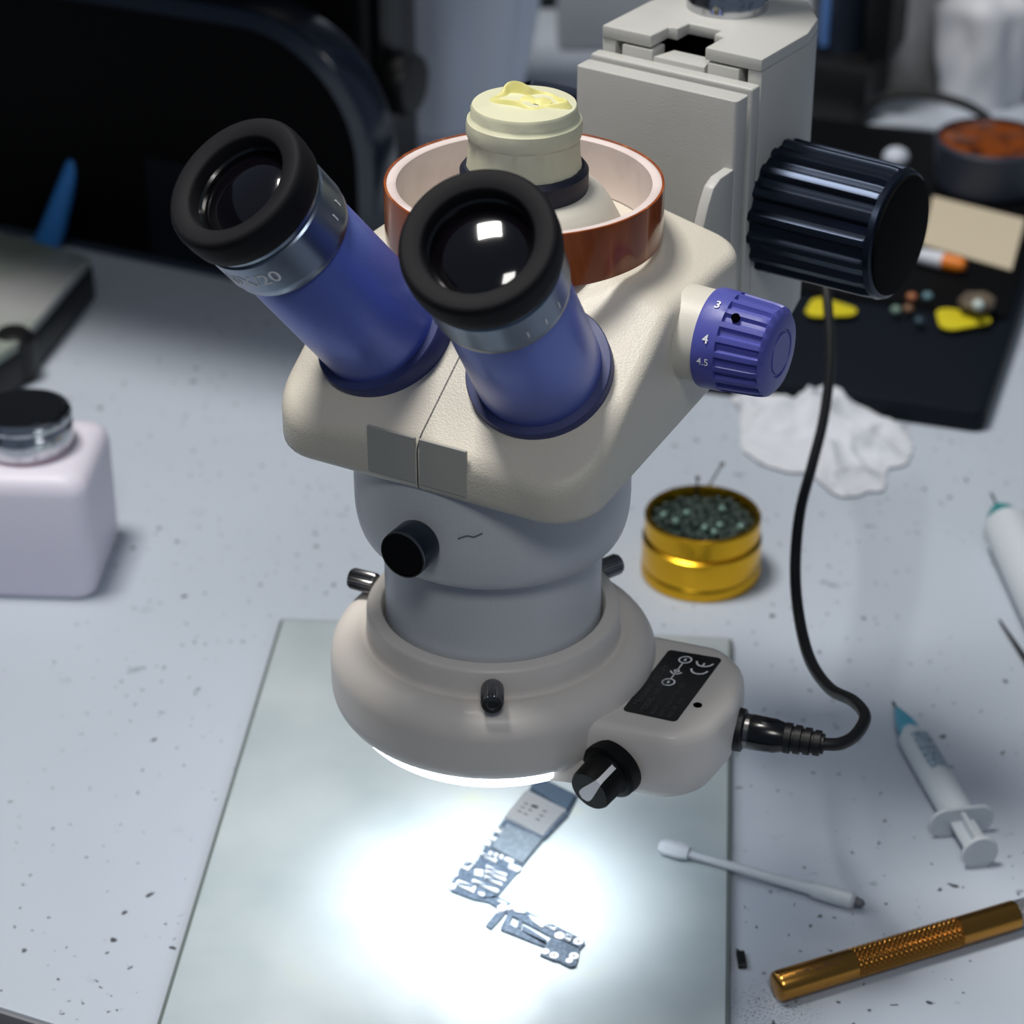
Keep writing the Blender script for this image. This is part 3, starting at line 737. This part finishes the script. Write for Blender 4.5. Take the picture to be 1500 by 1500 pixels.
# pinkish solvent bottle at the left edge
bt = thing('solvent_bottle', 'square pinkish translucent bottle with a round metal dispenser lid', 'bottle', (-.1680, .7500, 0), radians(-3))
prb = rounded([(-.0245, -.0245), (.0245, -.0245), (.0245, .0245), (-.0245, .0245)], .007, 6)
bm = bmesh.new(); rows = []
for sc_, z_ in ((.93, 0), (.98, .0008), (1.0, .003), (1.0, .0405), (.97, .0440), (.88, .0465), (.70, .0478)):
    rows.append([bm.verts.new((x * sc_, y * sc_, z_)) for x, y in prb])
bm.faces.new(rows[0][::-1]); bm.faces.new(rows[-1])
for a, b in zip(rows, rows[1:]):
    for i in range(len(a)): bm.faces.new((a[i], a[(i + 1) % len(a)], b[(i + 1) % len(a)], b[i]))
obj('bottle_body', bm, M['pink'], bt, ang=50)
obj('neck_ring', lathe([(0, .0474), (.0150, .0474), (.0150, .0492), (0, .0492)], 64), mat('pink_neck', (226, 172, 190), .4), bt)
ld = obj('metal_lid', lathe([(0, .0490), (.0158, .0490), (.0162, .0496), (.0162, .0570), (.0158, .0576), (.0156, .0584), (.0162, .0590), (.0163, .0604), (.0156, .0618), (.0140, .0622), (0, .0622)], 80), M['chrome'], bt)
obj('lid_disc', lathe([(0, .0618), (.0138, .0618), (.0136, .0626), (0, .0629)], 64), mat('lid_disc_dark_reflection', (58, 62, 68), .18, .8), ld)  # dark tone stands in for the dark reflection in the polished lid

# grey slab-like device with black edge
g = [at(-60, 322, .02), at(133, 376, .02), at(28, 500, .02), at(-60, 560, .02)]
gl = thing('tablet_device', 'grey-topped flat device with black edge at the left border', 'device', (g[1].x - .05, g[1].y - .05, 0))
go = gl.location
obj('top_plate', prism(rounded([((p - go).x, (p - go).y) for p in g], .004, 4), .0155, .0200, .0008, 2), M['greymetal'], gl)
gc = sum((p.to_2d() for p in g), Vector((0, 0))) / 4
obj('side_band', prism(rounded([((p.x - gc.x) * 1.035 + gc.x - go.x, (p.y - gc.y) * 1.035 + gc.y - go.y) for p in g], .005, 4), 0, .0160, .0015, 2), M['black'], gl)
p = at(22, 515, .012) - go
obj('corner_foot', lathe([(0, -.012), (.0075, -.012), (.0088, -.006), (.0088, .006), (.006, .0095), (0, .0100)], 32, MX=Matrix.Translation((p.x, p.y, .012))), M['black'], gl)

# big black case at upper left with a rounded shoulder
ca = thing('equipment_case', 'large glossy black equipment case with rounded right shoulder', 'case', (-.1782, 1.0149, 0), radians(-25))
W0, W1, Hh = -.20, .133, .127
outl = rounded([(W0, 0), (W1, 0), (W1, Hh), (W0, Hh)], [.002, .004, .062, .03], 12)
bm = prism(outl, 0, .022, .0055, 4, ang=40)
bmesh.ops.transform(bm, matrix=Matrix(((1, 0, 0, 0), (0, 0, 1, 0), (0, 1, 0, 0), (0, 0, 0, 1))), verts=bm.verts)
obj('shell', bm, mat('glossy_case', (24, 36, 54), .22, coat=.7), ca)  # black shell tinted blue to paint in the highlight along its rim
inl = rounded([(W0 + .009, .005), (W1 - .008, .005), (W1 - .008, Hh - .009), (W0 + .009, Hh - .009)], [.002, .002, .055, .02], 12)
bm = prism(inl, -.0006, .0010, 0)
bmesh.ops.transform(bm, matrix=Matrix(((1, 0, 0, 0), (0, 0, 1, 0), (0, 1, 0, 0), (0, 0, 0, 1))), verts=bm.verts)
obj('face_panel', bm, mat('case_face', (4, 4, 5), .6, spec=.1), ca, smooth=False)
obj('lower_panel', box(.02, W1 - .013, -.0012, .0, .006, .052, .0004, 1), mat('case_lower', (12, 17, 24), .6, spec=.15), ca)
obj('shade_support', box(-.245, -.14, .026, .060, 0, .24, .006, 3), M['black'], ca)  # unseen upright added to carry the shading slab
obj('shade_slab', box(-.245, .165, -.112, .060, .205, .24, .006, 3), M['black'], ca)  # unseen slab added above the view to shade the worktop below
# blue tapered strip leaning against it
a = at(66, 372, 0); b = atY(112, 226, a.y + .006)
bs = thing('tapered_strip', 'blue tapered strip leaning against the black case', 'strip', a)
bm = tube([(0, 0, .003), (b - a) * .25, (b - a)], [.0062, .0058, .0030], 16)
obj('strip_body', bm, M['bluestrip'], bs)
bm = bmesh.new(); bmesh.ops.create_uvsphere(bm, u_segments=16, v_segments=8, radius=.0030, matrix=Matrix.Translation(b - a)); obj('strip_tip', bm, M['bluestrip'], bs)

# dark apparatus behind the case with a round side knob
da = thing('dark_apparatus', 'dark apparatus with a black side knob rising behind the black case', 'machine', (-.106, 1.065, 0), radians(-20))
obj('housing', box(-.06, .045, 0, .06, 0, .30, .006, 3), mat('apparatus_black', (26, 25, 27), .5), da)
obj('strut', box(.0452, .0490, .004, .030, .045, .30, .001, 2), M['black'], da)
obj('side_knob', lathe([(0, 0), (.0135, 0), (.0148, .002), (.0148, .009), (.013, .012), (0, .0125)], 40, MX=axisM((.0490, .016, .066), (1, -.1, 0))), M['black'], da)

# pale blue cloth bag
def blob(name, cx, cy, rx, ry, h, m, seed, label, cat, amp=.12, folds=5, lean=0.0, base_r=.8):
    bm = bmesh.new(); rows = []; n, k = 56, 26
    for j in range(k + 1):
        v = j / k; prof_ = base_r + (1 - base_r) * sin(min(1, v * 2.2) * pi / 2)
        if v > .80: prof_ *= sqrt(max(0.0, 1 - ((v - .80) / .20) ** 2)) * .96 + .04
        row = []
        for i in range(n):
            t = 2 * pi * i / n
            q = 1 + amp * sin(folds * t + 2.2 * v + seed) * (.4 + .6 * v) + amp * .6 * mnoise.noise(Vector((2 * cos(t) + seed, 2 * sin(t), 3 * v)))
            row.append(bm.verts.new((rx * prof_ * q * cos(t) + lean * v * h, ry * prof_ * q * sin(t), h * v)))
        rows.append(row)
    for a, b in zip(rows, rows[1:]):
        for i in range(n): bm.faces.new((a[i], a[(i + 1) % n], b[(i + 1) % n], b[i]))
    bm.faces.new(rows[0][::-1]); bm.faces.new(rows[-1])
    o = obj(name, bm, m, ang=80); o.location = (cx, cy, 0)
    return tag(o, label, cat)
blob('cloth_bag', -.030, 1.190, .040, .030, .24, M['cloth'], 1.3, 'pale blue folded cloth bag standing between the dark machines', 'bag', .12, 7, .06, .75)
tag(obj('dark_box', box(-.03, .032, 0, .06, 0, .22, .008, 3), M['bgdark']), 'dark grey upright box between the pale bag and grey carton', 'box').location = (.026, 1.36, 0)
bx = obj('grey_carton', box(-.03, .042, 0, .05, 0, .0665, .003, 2), M['greybox']); bx.location = (.055, 1.29, 0)
tag(bx, 'light grey carton behind the left focus knob', 'box')

# black parts tray at right
ta = radians(-18)
t0_ = at(1440, 636, 0)
ty = thing('parts_tray', 'flat black parts tray lying on the worktop at right', 'tray', t0_, ta)
obj('tray_base', prism(rounded([(-.165, 0), (0, 0), (0, .292), (-.165, .292)], .005, 5), 0, .0095, .0012, 2), M['darkblue'], ty)
obj('tray_panel', prism(rounded([(-.160, .085), (-.004, .085), (-.004, .287), (-.160, .287)], .003, 4), .0094, .0115, .0006, 2), mat('tray_black', (6, 7, 9), .6, spec=.15), ty)
TZ = .0117
# guitar-pick shaped opening tools
def pick(px, py, s, a, label):
    p = at(px, py, TZ)
    pts = rounded([(-.0125 * s, -.0075 * s), (.0145 * s, -.003 * s), (-.0075 * s, .012 * s)], .0042 * s, 8)
    o = obj('opening_pick', prism(pts, 0, .0012, .0004, 2), M['yellow']); o.location = (p.x, p.y, TZ); o.rotation_euler = (0, 0, a)
    return tag(o, label, 'pick', 'yellow picks on the black tray')
pick(1224, 456, 1.15, radians(-5), 'yellow plastic pick lying on the black tray behind the cable')
pick(1418, 470, 1.25, radians(12), 'yellow plastic pick on the black tray with a brown lump on it')
p = at(1430, 458, TZ + .0012)
bm = bmesh.new(); bmesh.ops.create_icosphere(bm, subdivisions=3, radius=.0075)
for v in bm.verts: v.co = v.co * (1 + .25 * mnoise.noise(v.co * 260)); v.co.z *= .55
zmin = min(v.co.z for v in bm.verts)
for v in bm.verts: v.co.z -= zmin
o = obj('brown_lump', bm, M['brown'], ang=80); o.location = (p.x, p.y, TZ + .0013); tag(o, 'brown resin lump resting on the right yellow pick', 'lump')
p = at(1432, 452, TZ + .008); bm = bmesh.new(); bmesh.ops.create_icosphere(bm, subdivisions=2, radius=.0026)
o = obj('glass_bead', bm, mat('pale_glass', (190, 204, 200), .2), ang=80); o.location = (p.x, p.y, TZ + .0095); tag(o, 'small pale glass bead on top of the brown lump', 'bead')
for k, (x, y, c_, lb_) in enumerate(((1335, 441, (164, 104, 72), 'copper coloured bead on the black tray between the yellow picks'), (1358, 440, (96, 130, 140), 'blue-grey bead on the black tray right of the copper bead'), (1312, 460, (110, 136, 124), 'sage green bead on the black tray nearest the left pick'),
        (1346, 476, (44, 66, 80), 'dark blue bead on the black tray in front of the others'), (1330, 458, (120, 88, 66), 'brown bead on the black tray just below the copper bead'))):
    p = at(x, y, TZ); bm = bmesh.new(); bmesh.ops.create_icosphere(bm, subdivisions=2, radius=.0024)
    for v in bm.verts: v.co.z *= .8
    o = obj('small_bead', bm, mat('bead_%d' % k, c_, .35), ang=80); o.location = (p.x, p.y, TZ + .0019); tag(o, lb_, 'bead', 'small beads on the black tray')
cd = [at(x, y, TZ) for x, y in ((1366, 290), (1502, 324), (1482, 398), (1350, 360))]
o = obj('beige_card', prism([((q - cd[0]).x, (q - cd[0]).y) for q in cd], 0, .0012, .0003, 1), M['card']); o.location = cd[0]; tag(o, 'beige rectangular card lying on the black tray', 'card')
cp = at(1342, 386, TZ); cq = at(1412, 402, TZ); d_ = (cq - cp)
cs = thing('two_tone_capsule', 'small white and orange capsule in front of the beige card', 'capsule', (cp.x, cp.y, TZ + .004))
obj('white_half', lathe([(0, -.0005), (.0026, .0004), (.0036, .003), (.0038, d_.length * .56), (0, d_.length * .56)], 28, MX=axisM((0, 0, 0), d_)), mat('capsule_white', (206, 210, 220), .4), cs)
obj('orange_half', lathe([(0, d_.length * .56), (.0036, d_.length * .56), (.0036, d_.length - .003), (.0024, d_.length), (0, d_.length + .0004)], 28, MX=axisM((0, 0, 0), d_)), M['orange'], cs)
# amber flux pot
p = at(1450, 290, TZ)
fp_ = thing('flux_pot', 'round slate pot filled with amber resin behind the beige card', 'pot', (p.x + .002, p.y + .016, TZ))
obj('pot_body', lathe([(0, 0), (.023, 0), (.025, .002), (.027, .0225), (.0262, .0235), (.0250, .0235), (.0248, .0215), (0, .0215)], 64), M['slate'], fp_)
obj('amber_resin', lathe([(0, .0238), (.012, .0236), (.0225, .0230), (.0246, .0220), (.0246, .0216), (0, .0216)], 64, lambda t, r, z, i: (r, z + (.0010 * sin(3 * t + r * 200) if 0 < i < 3 else 0))), M['amber'], fp_)
p = at(1312, 238, TZ); bm = bmesh.new(); bmesh.ops.create_uvsphere(bm, u_segments=24, v_segments=12, radius=.0064)
for v in bm.verts: v.co.z = max(v.co.z, -.003) * .8
o = obj('white_dome', bm, mat('dome_white', (196, 204, 218), .35), ang=60); o.location = (p.x, p.y, TZ + .0025); tag(o, 'small white dome cap at the far end of the black tray', 'cap')

# black soldering-iron holder and upper right clutter
p = at(1232, 205, 0)
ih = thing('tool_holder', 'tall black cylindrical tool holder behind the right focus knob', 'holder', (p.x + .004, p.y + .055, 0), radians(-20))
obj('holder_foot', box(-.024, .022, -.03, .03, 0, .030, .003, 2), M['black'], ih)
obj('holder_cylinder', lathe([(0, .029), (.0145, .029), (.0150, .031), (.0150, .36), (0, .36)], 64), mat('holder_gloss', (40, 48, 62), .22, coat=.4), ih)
obj('blue_highlight', box(-.0075, -.0030, -.0166, -.0140, .034, .36, .0006, 2), mat('highlight_blue', (104, 150, 220), .35), ih)  # blue bar modelled in place of the reflected highlight on the cylinder
bx = obj('side_post', box(.016, .030, -.02, .02, .030, .30, .002, 2), M['black'], ih)
blob('grey_cloth', .214, 1.250, .040, .028, .085, M['greycloth'], 4.1, 'crumpled grey cloth heaped at the upper right', 'cloth', .16, 5, 0, .9)
blob('white_bag', .243, 1.216, .024, .018, .060, mat('bag_white', (206, 208, 214), .6), 2.2, 'crumpled whitish plastic bag in front of the grey cloth', 'bag', .18, 5, 0, .9)
bx = obj('taupe_carton', box(0, .075, 0, .05, 0, .20, .003, 2), mat('taupe_card', (150, 142, 134), .7)); bx.location = (.165, 1.320, 0); bx.rotation_euler = (0, 0, radians(-12)); tag(bx, 'taupe carton standing behind the grey cloth', 'box')
q_ = [atY(1285, 148, 1.172), atY(1320, 138, 1.170), atY(1365, 140, 1.166), atY(1410, 152, 1.162), atY(1440, 168, 1.158), atY(1448, 178, 1.156)]
lead = thing('arched_lead', 'thin black lead arching just behind the far edge of the black tray', 'lead', (q_[0].x, q_[0].y, 0))
z0_ = [(v - lead.location) for v in q_]
z0_ = [Vector((z0_[0].x - .010, z0_[0].y, .0030))] + z0_ + [Vector((z0_[-1].x + .003, z0_[-1].y, .0030))]
obj('lead_wire', tube(spline(z0_, 8), .0024, 10), M['black'], lead)
tl = thing('black_clamp', 'black clamp-like tool at the upper right corner', 'tool', (.283, 1.238, 0), radians(20))
obj('clamp_arm', prism(rounded([(-.022, .055), (.03, .062), (.034, .012), (.022, 0), (.010, .0), (.008, .040), (-.020, .044)], .004, 4), -.009, .009, .002, 2, ang=40), M['black'], tl, MX=Matrix(((1, 0, 0, 0), (0, 0, 1, 0), (0, 1, 0, 0), (0, 0, 0, 1))))
obj('clamp_hinge', lathe([(0, -.011), (.006, -.011), (.006, .011), (0, .011)], 28, MX=axisM((.021, 0, .046), (0, 1, 0))), M['steel'], tl)

# crumpled tissue
tc_ = at(1200, 640, 0)
tout = [at(*q, 0) for q in ((1075, 590), (1110, 560), (1150, 548), (1185, 553), (1225, 552), (1262, 575), (1290, 612), (1335, 640), (1330, 672), (1300, 690), (1285, 722), (1225, 728), (1190, 700), (1140, 690), (1085, 665), (1090, 625))]
bm = bmesh.new(); rows = []
kk = 30
sp_ = spline(tout + [tout[0]], 9)[:-1]
for j in range(kk + 1):
    s_ = j / kk; row = []
    for v in sp_:
        p = tc_.lerp(v, s_) - tc_
        q = 1 + s_ * (.10 * mnoise.noise(Vector((p.x * 60, p.y * 60, 9.2))) + .06 * mnoise.noise(Vector((p.x * 190, p.y * 190, 1.2))))
        p = Vector((p.x * q, p.y * q, 0))
        rid = 1 - abs(mnoise.noise(Vector((p.x * 34 + 5, p.y * 46, 3.1)))) * 2.2
        rid2 = 1 - abs(mnoise.noise(Vector((p.x * 80, p.y * 70 + 3, 8.1)))) * 2.2
        h = (1 - s_ ** 2.5) * (.0020 + .0085 * max(0, rid) ** 1.5 + .0030 * max(0, rid2) ** 1.5) + .0007
        row.append(bm.verts.new((p.x, p.y, h)))
    rows.append(row)
for a, b in zip(rows, rows[1:]):
    for i in range(len(a)): bm.faces.new((a[i], a[(i + 1) % len(a)], b[(i + 1) % len(a)], b[i]))
bmesh.ops.remove_doubles(bm, verts=bm.verts, dist=1e-6)
def tissue_material():
    m = mat('tissue_paper', (206, 210, 218), .85, var=(75, (140, 144, 152), .60, .80)); return m
r_ = bmesh.ops.solidify(bm, geom=bm.faces[:], thickness=.0003)
o = obj('crumpled_tissue', bm, tissue_material(), ang=60); o.location = tc_ + Vector((0, 0, .0004)); tag(o, 'white crumpled tissue with grey smudges beside the black tray', 'tissue')

# syringes
def syringe(name, tip, tail, R, hubm, label, long_needle=.012, printed=True, wing=.010, sink=0.0):
    a = Vector((tip.x, tip.y, R)); b = Vector((tail.x, tail.y, R)); d = (b - a); L = d.length
    s = thing(name, label, 'syringe', (a.x, a.y, 0), 0, 'syringes on the right of the worktop')
    X = axisM((0, 0, R), d)
    n0 = long_needle
    obj('needle', lathe([(0, 0), (.0005, 0), (.0005, n0 + .002), (0, n0 + .002)], 12, MX=X), M['steel'], s)
    obj('hub', lathe([(0, n0), (.0010, n0), (R * .62, n0 + .0085), (R * .66, n0 + .012), (0, n0 + .012)], 28, MX=X), hubm, s)
    zb0 = n0 + .0115; zf = L - .0165
    obj('barrel', lathe([(R * .35, zb0), (R * .5, zb0), (R * .55, zb0 + .003), (R * .94, zb0 + .0045), (R, zb0 + .006), (R, zf), (R * .86, zf), (R * .86, zb0 + .006)], 40, MX=X, closed=True), M['clear'], s)
    obj('stopper', lathe([(0, zb0 + .010), (R * .84, zb0 + .011), (R * .84, zb0 + .017), (0, zb0 + .017)], 28, MX=X), M['milky'], s)
    if printed:
        bm = bmesh.new(); prev = None
        for k in range(13):
            t = radians(-150 + 90 * k / 12)
            pr = [bm.verts.new((R * 1.012 * cos(t), R * 1.012 * sin(t), z)) for z in (zb0 + .008, zb0 + .027)]
            if prev: bm.faces.new((prev[0], prev[1], pr[1], pr[0]))
            prev = pr
        obj('printed_scale', bm, mat('scale_print', (158, 176, 190), .5, var=(900, (104, 122, 138), .45, .6)), s, MX=X)
    pts = rounded([(-wing, -R * 1.0), (wing, -R * 1.0), (wing, R * 1.0), (-wing, R * 1.0)], R * .95, 8)
    obj('finger_flange', prism(pts, zf - .0002, zf + .0012, .0003, 1), M['milky'], s, MX=X)
    bm = box(-R * .75, R * .75, -.0007, .0007, zb0 + .017, L - .001, .0002, 1); bm = box(-.0007, .0007, -R * .75, R * .75, zb0 + .017, L - .001, .0002, 1, bm=bm)
    obj('plunger_rod', bm, M['milky'], s, MX=X)
    obj('thumb_rest', lathe([(0, L - .0012), (R * 1.08, L - .0012), (R * 1.12, L - .0006), (R * 1.08, L + .0004), (0, L + .0004)], 36, MX=X), M['milky'], s)
    return s
syringe('syringe', at(1308, 1028, .0052), at(1436, 1249, .0052), .0050, M['cyan'], 'clear syringe with pale blue hub lying right of the cable', .004)
syringe('syringe', at(1452, 722, .009), at(1640, 1120, .009), .0088, M['teal'], 'large clear syringe with teal hub cut by the right border', .0085, False, .016)
nd = at(1464, 908, .0012); ne = at(1515, 985, .0012)
o = obj('loose_needle', tube([Vector((0, 0, 0)), (ne - nd) * .55, ne - nd], [.0004, .0009, .0012], 12), M['steel']); o.location = nd; tag(o, 'thin grey needle below the large syringe at the right border', 'needle')

# applicator swab
a = at(964, 1238, PZ + .0026); b = at(1268, 1325, .0026); d = b - a; L = d.length
sw = thing('applicator_swab', 'thin translucent white swab stick lying across the plate edge', 'swab', a)
X = axisM((0, 0, 0), d)
obj('cotton_tip', lathe([(0, 0), (.0016, .0005), (.0024, .002), (.0025, .007), (.0020, .0095), (0, .0100)], 32, lambda t, r, z, i: (r * (1 + .08 * sin(5 * t + z * 900)), z), MX=X), mat('cotton', (208, 215, 222), .8), sw)
obj('stick', lathe([(0, .009), (.0012, .009), (.0015, L * .5), (.0018, L * .76), (0, L * .76)], 24, MX=X), M['milky'], sw)
obj('sleeve', lathe([(0, L * .74), (.0024, L * .745), (.0026, L * .78), (.0026, L * .935), (.0018, L * .95), (0, L * .95)], 32, MX=X), M['milky'], sw)
obj('dark_point', lathe([(0, L * .94), (.0016, L * .945), (.0012, L * .985), (0, L * 1.0)], 24, MX=X), mat('grey_point', (92, 96, 104), .5), sw)

# black chip
p = at(1086, 1409, 0)
o = obj('black_chip', box(-.0012, .0012, -.0032, .0032, 0, .0016, .0002, 1), M['black']); o.location = p; o.rotation_euler = (0, 0, radians(2)); tag(o, 'tiny black rectangular chip beside the plate edge', 'chip')

# craft knife
a = at(1136, 1446, .0044); b = at(1500, 1336, .0044); d = b - a; L0_ = d.length; RK = .0044
kn = thing('craft_knife', 'gold cylindrical knife handle with knurled grip at lower right', 'knife', (a.x, a.y, 0))
X = axisM((0, 0, RK), d)
def frac(px): return (at(px, 1446 - (px - 1136) * 110 / 364, .0044) - a).length
z1, z2, z3 = frac(1248), frac(1402), frac(1486)
obj('end_section', lathe([(0, 0), (RK - .0012, 0), (RK - .0004, .0004), (RK, .0012), (RK, z1), (0, z1)], 56), M['bronze'], kn, own=X)
KPI = .0016; nz = int((z2 - z1) / (KPI / 8)); KP = [(0, z1)] + [(RK, z1 + KPI / 8 * k) for k in range(nz + 1)] + [(0, z1 + KPI / 8 * nz)]
z2 = z1 + KPI / 8 * nz
def tri(x): return abs((x % 1.0) - .5) * 2
def knurl(t, r, z, i):
    a_, b_ = 17 * t / (2 * pi) + (z - z1) / KPI, 17 * t / (2 * pi) - (z - z1) / KPI
    return r - .00052 * (1 - min(1, 1.5 * min(tri(a_), tri(b_)))), z
obj('knurled_grip', lathe(KP, 136, knurl), M['bronze'], kn, own=X, ang=18)
obj('front_section', lathe([(0, z2), (RK - .0001, z2), (RK - .0001, z3), (0, z3)], 56), M['bronze'], kn, own=X)
obj('steel_collet', lathe([(0, z3), (RK - .0006, z3), (RK - .0004, z3 + .0005), (RK - .0004, z3 + .012), (RK - .0016, z3 + .018), (0, z3 + .018)], 56), M['knurlsteel'], kn, own=X)
obj('blade', prism([(-.0028, z3 + .017), (.0028, z3 + .017), (.0028, z3 + .030), (-.0026, z3 + .045)], -.0003, .0003), M['chrome'], kn, MX=X @ Matrix(((1, 0, 0, 0), (0, 0, 1, 0), (0, 1, 0, 0), (0, 0, 0, 1))))
bm = bmesh.new()
for k in range(34):
    a0_ = radians(-72) + random.uniform(-.22, .22); zz = z1 * (.22 + .62 * random.random()); ln = random.uniform(.0003, .0009); th_ = random.uniform(-.6, .6)
    q = [Vector((RK * 1.003 * cos(a0_ + dy / RK), RK * 1.003 * sin(a0_ + dy / RK), zz + dx)) for dx, dy in ((-ln, -.00012 - th_ * ln), (ln, -.00012 + th_ * ln), (ln, .00012 + th_ * ln), (-ln, .00012 - th_ * ln))]
    bm.faces.new([bm.verts.new(v) for v in q])
obj('worn_engraving', bm, mat('engraving', (84, 52, 30), .5), kn, smooth=False, own=X)

# ================================================================== light
def area(name, loc, target, sx, sy, energy, col):
    l = bpy.data.lights.new(name, 'AREA'); l.shape = 'RECTANGLE'; l.size = sx; l.size_y = sy; l.energy = energy; l.color = col
    o = bpy.data.objects.new(name, l); C.objects.link(o); o.location = loc
    o.rotation_euler = (Vector(target) - Vector(loc)).to_track_quat('-Z', 'Y').to_euler()
    return o
area('ceiling_and_fill_panel', (-.45, .70, 1.92), (0, .68, .08), .45, .45, 32, (1.0, .965, .91))
area('ceiling_and_fill_panel', (.05, -.60, 1.45), (.0, .60, .12), .35, .35, 6, (1.0, .98, .95))  # front fill added to brighten upright faces, not a ceiling fixture
sl = bpy.data.lights.new('led_array', 'SPOT'); sl.energy = .6; sl.color = (.96, .985, 1.0); sl.spot_size = radians(84); sl.spot_blend = .8; sl.shadow_soft_size = .022
so = bpy.data.objects.new('led_array', sl); C.objects.link(so); so.location = AX + Vector((0, 0, .0705))
W = bpy.data.worlds.new('World'); SC.world = W; W.use_nodes = True
bg = W.node_tree.nodes['Background']; bg.inputs[0].default_value = (.44, .56, .76, 1); bg.inputs[1].default_value = .18

# ================================================================== camera
cd_ = bpy.data.cameras.new('camera'); cam = bpy.data.objects.new('camera', cd_); C.objects.link(cam)
cam.location = (0, 0, CAMH); cam.rotation_euler = (radians(90) - PITCH, 0, 0)
cd_.sensor_width = 36; cd_.lens = 36 * FPX / 1500; cd_.clip_start = .02; cd_.clip_end = 20
cd_.dof.use_dof = True; cd_.dof.focus_distance = .605; cd_.dof.aperture_fstop = (cd_.lens / 1000) / .0052
SC.camera = cam
SC.view_settings.view_transform = 'Standard'; SC.view_settings.look = 'None'; SC.view_settings.gamma = 1.0; SC.view_settings.exposure = 0.0
SC.view_settings.use_curve_mapping = False
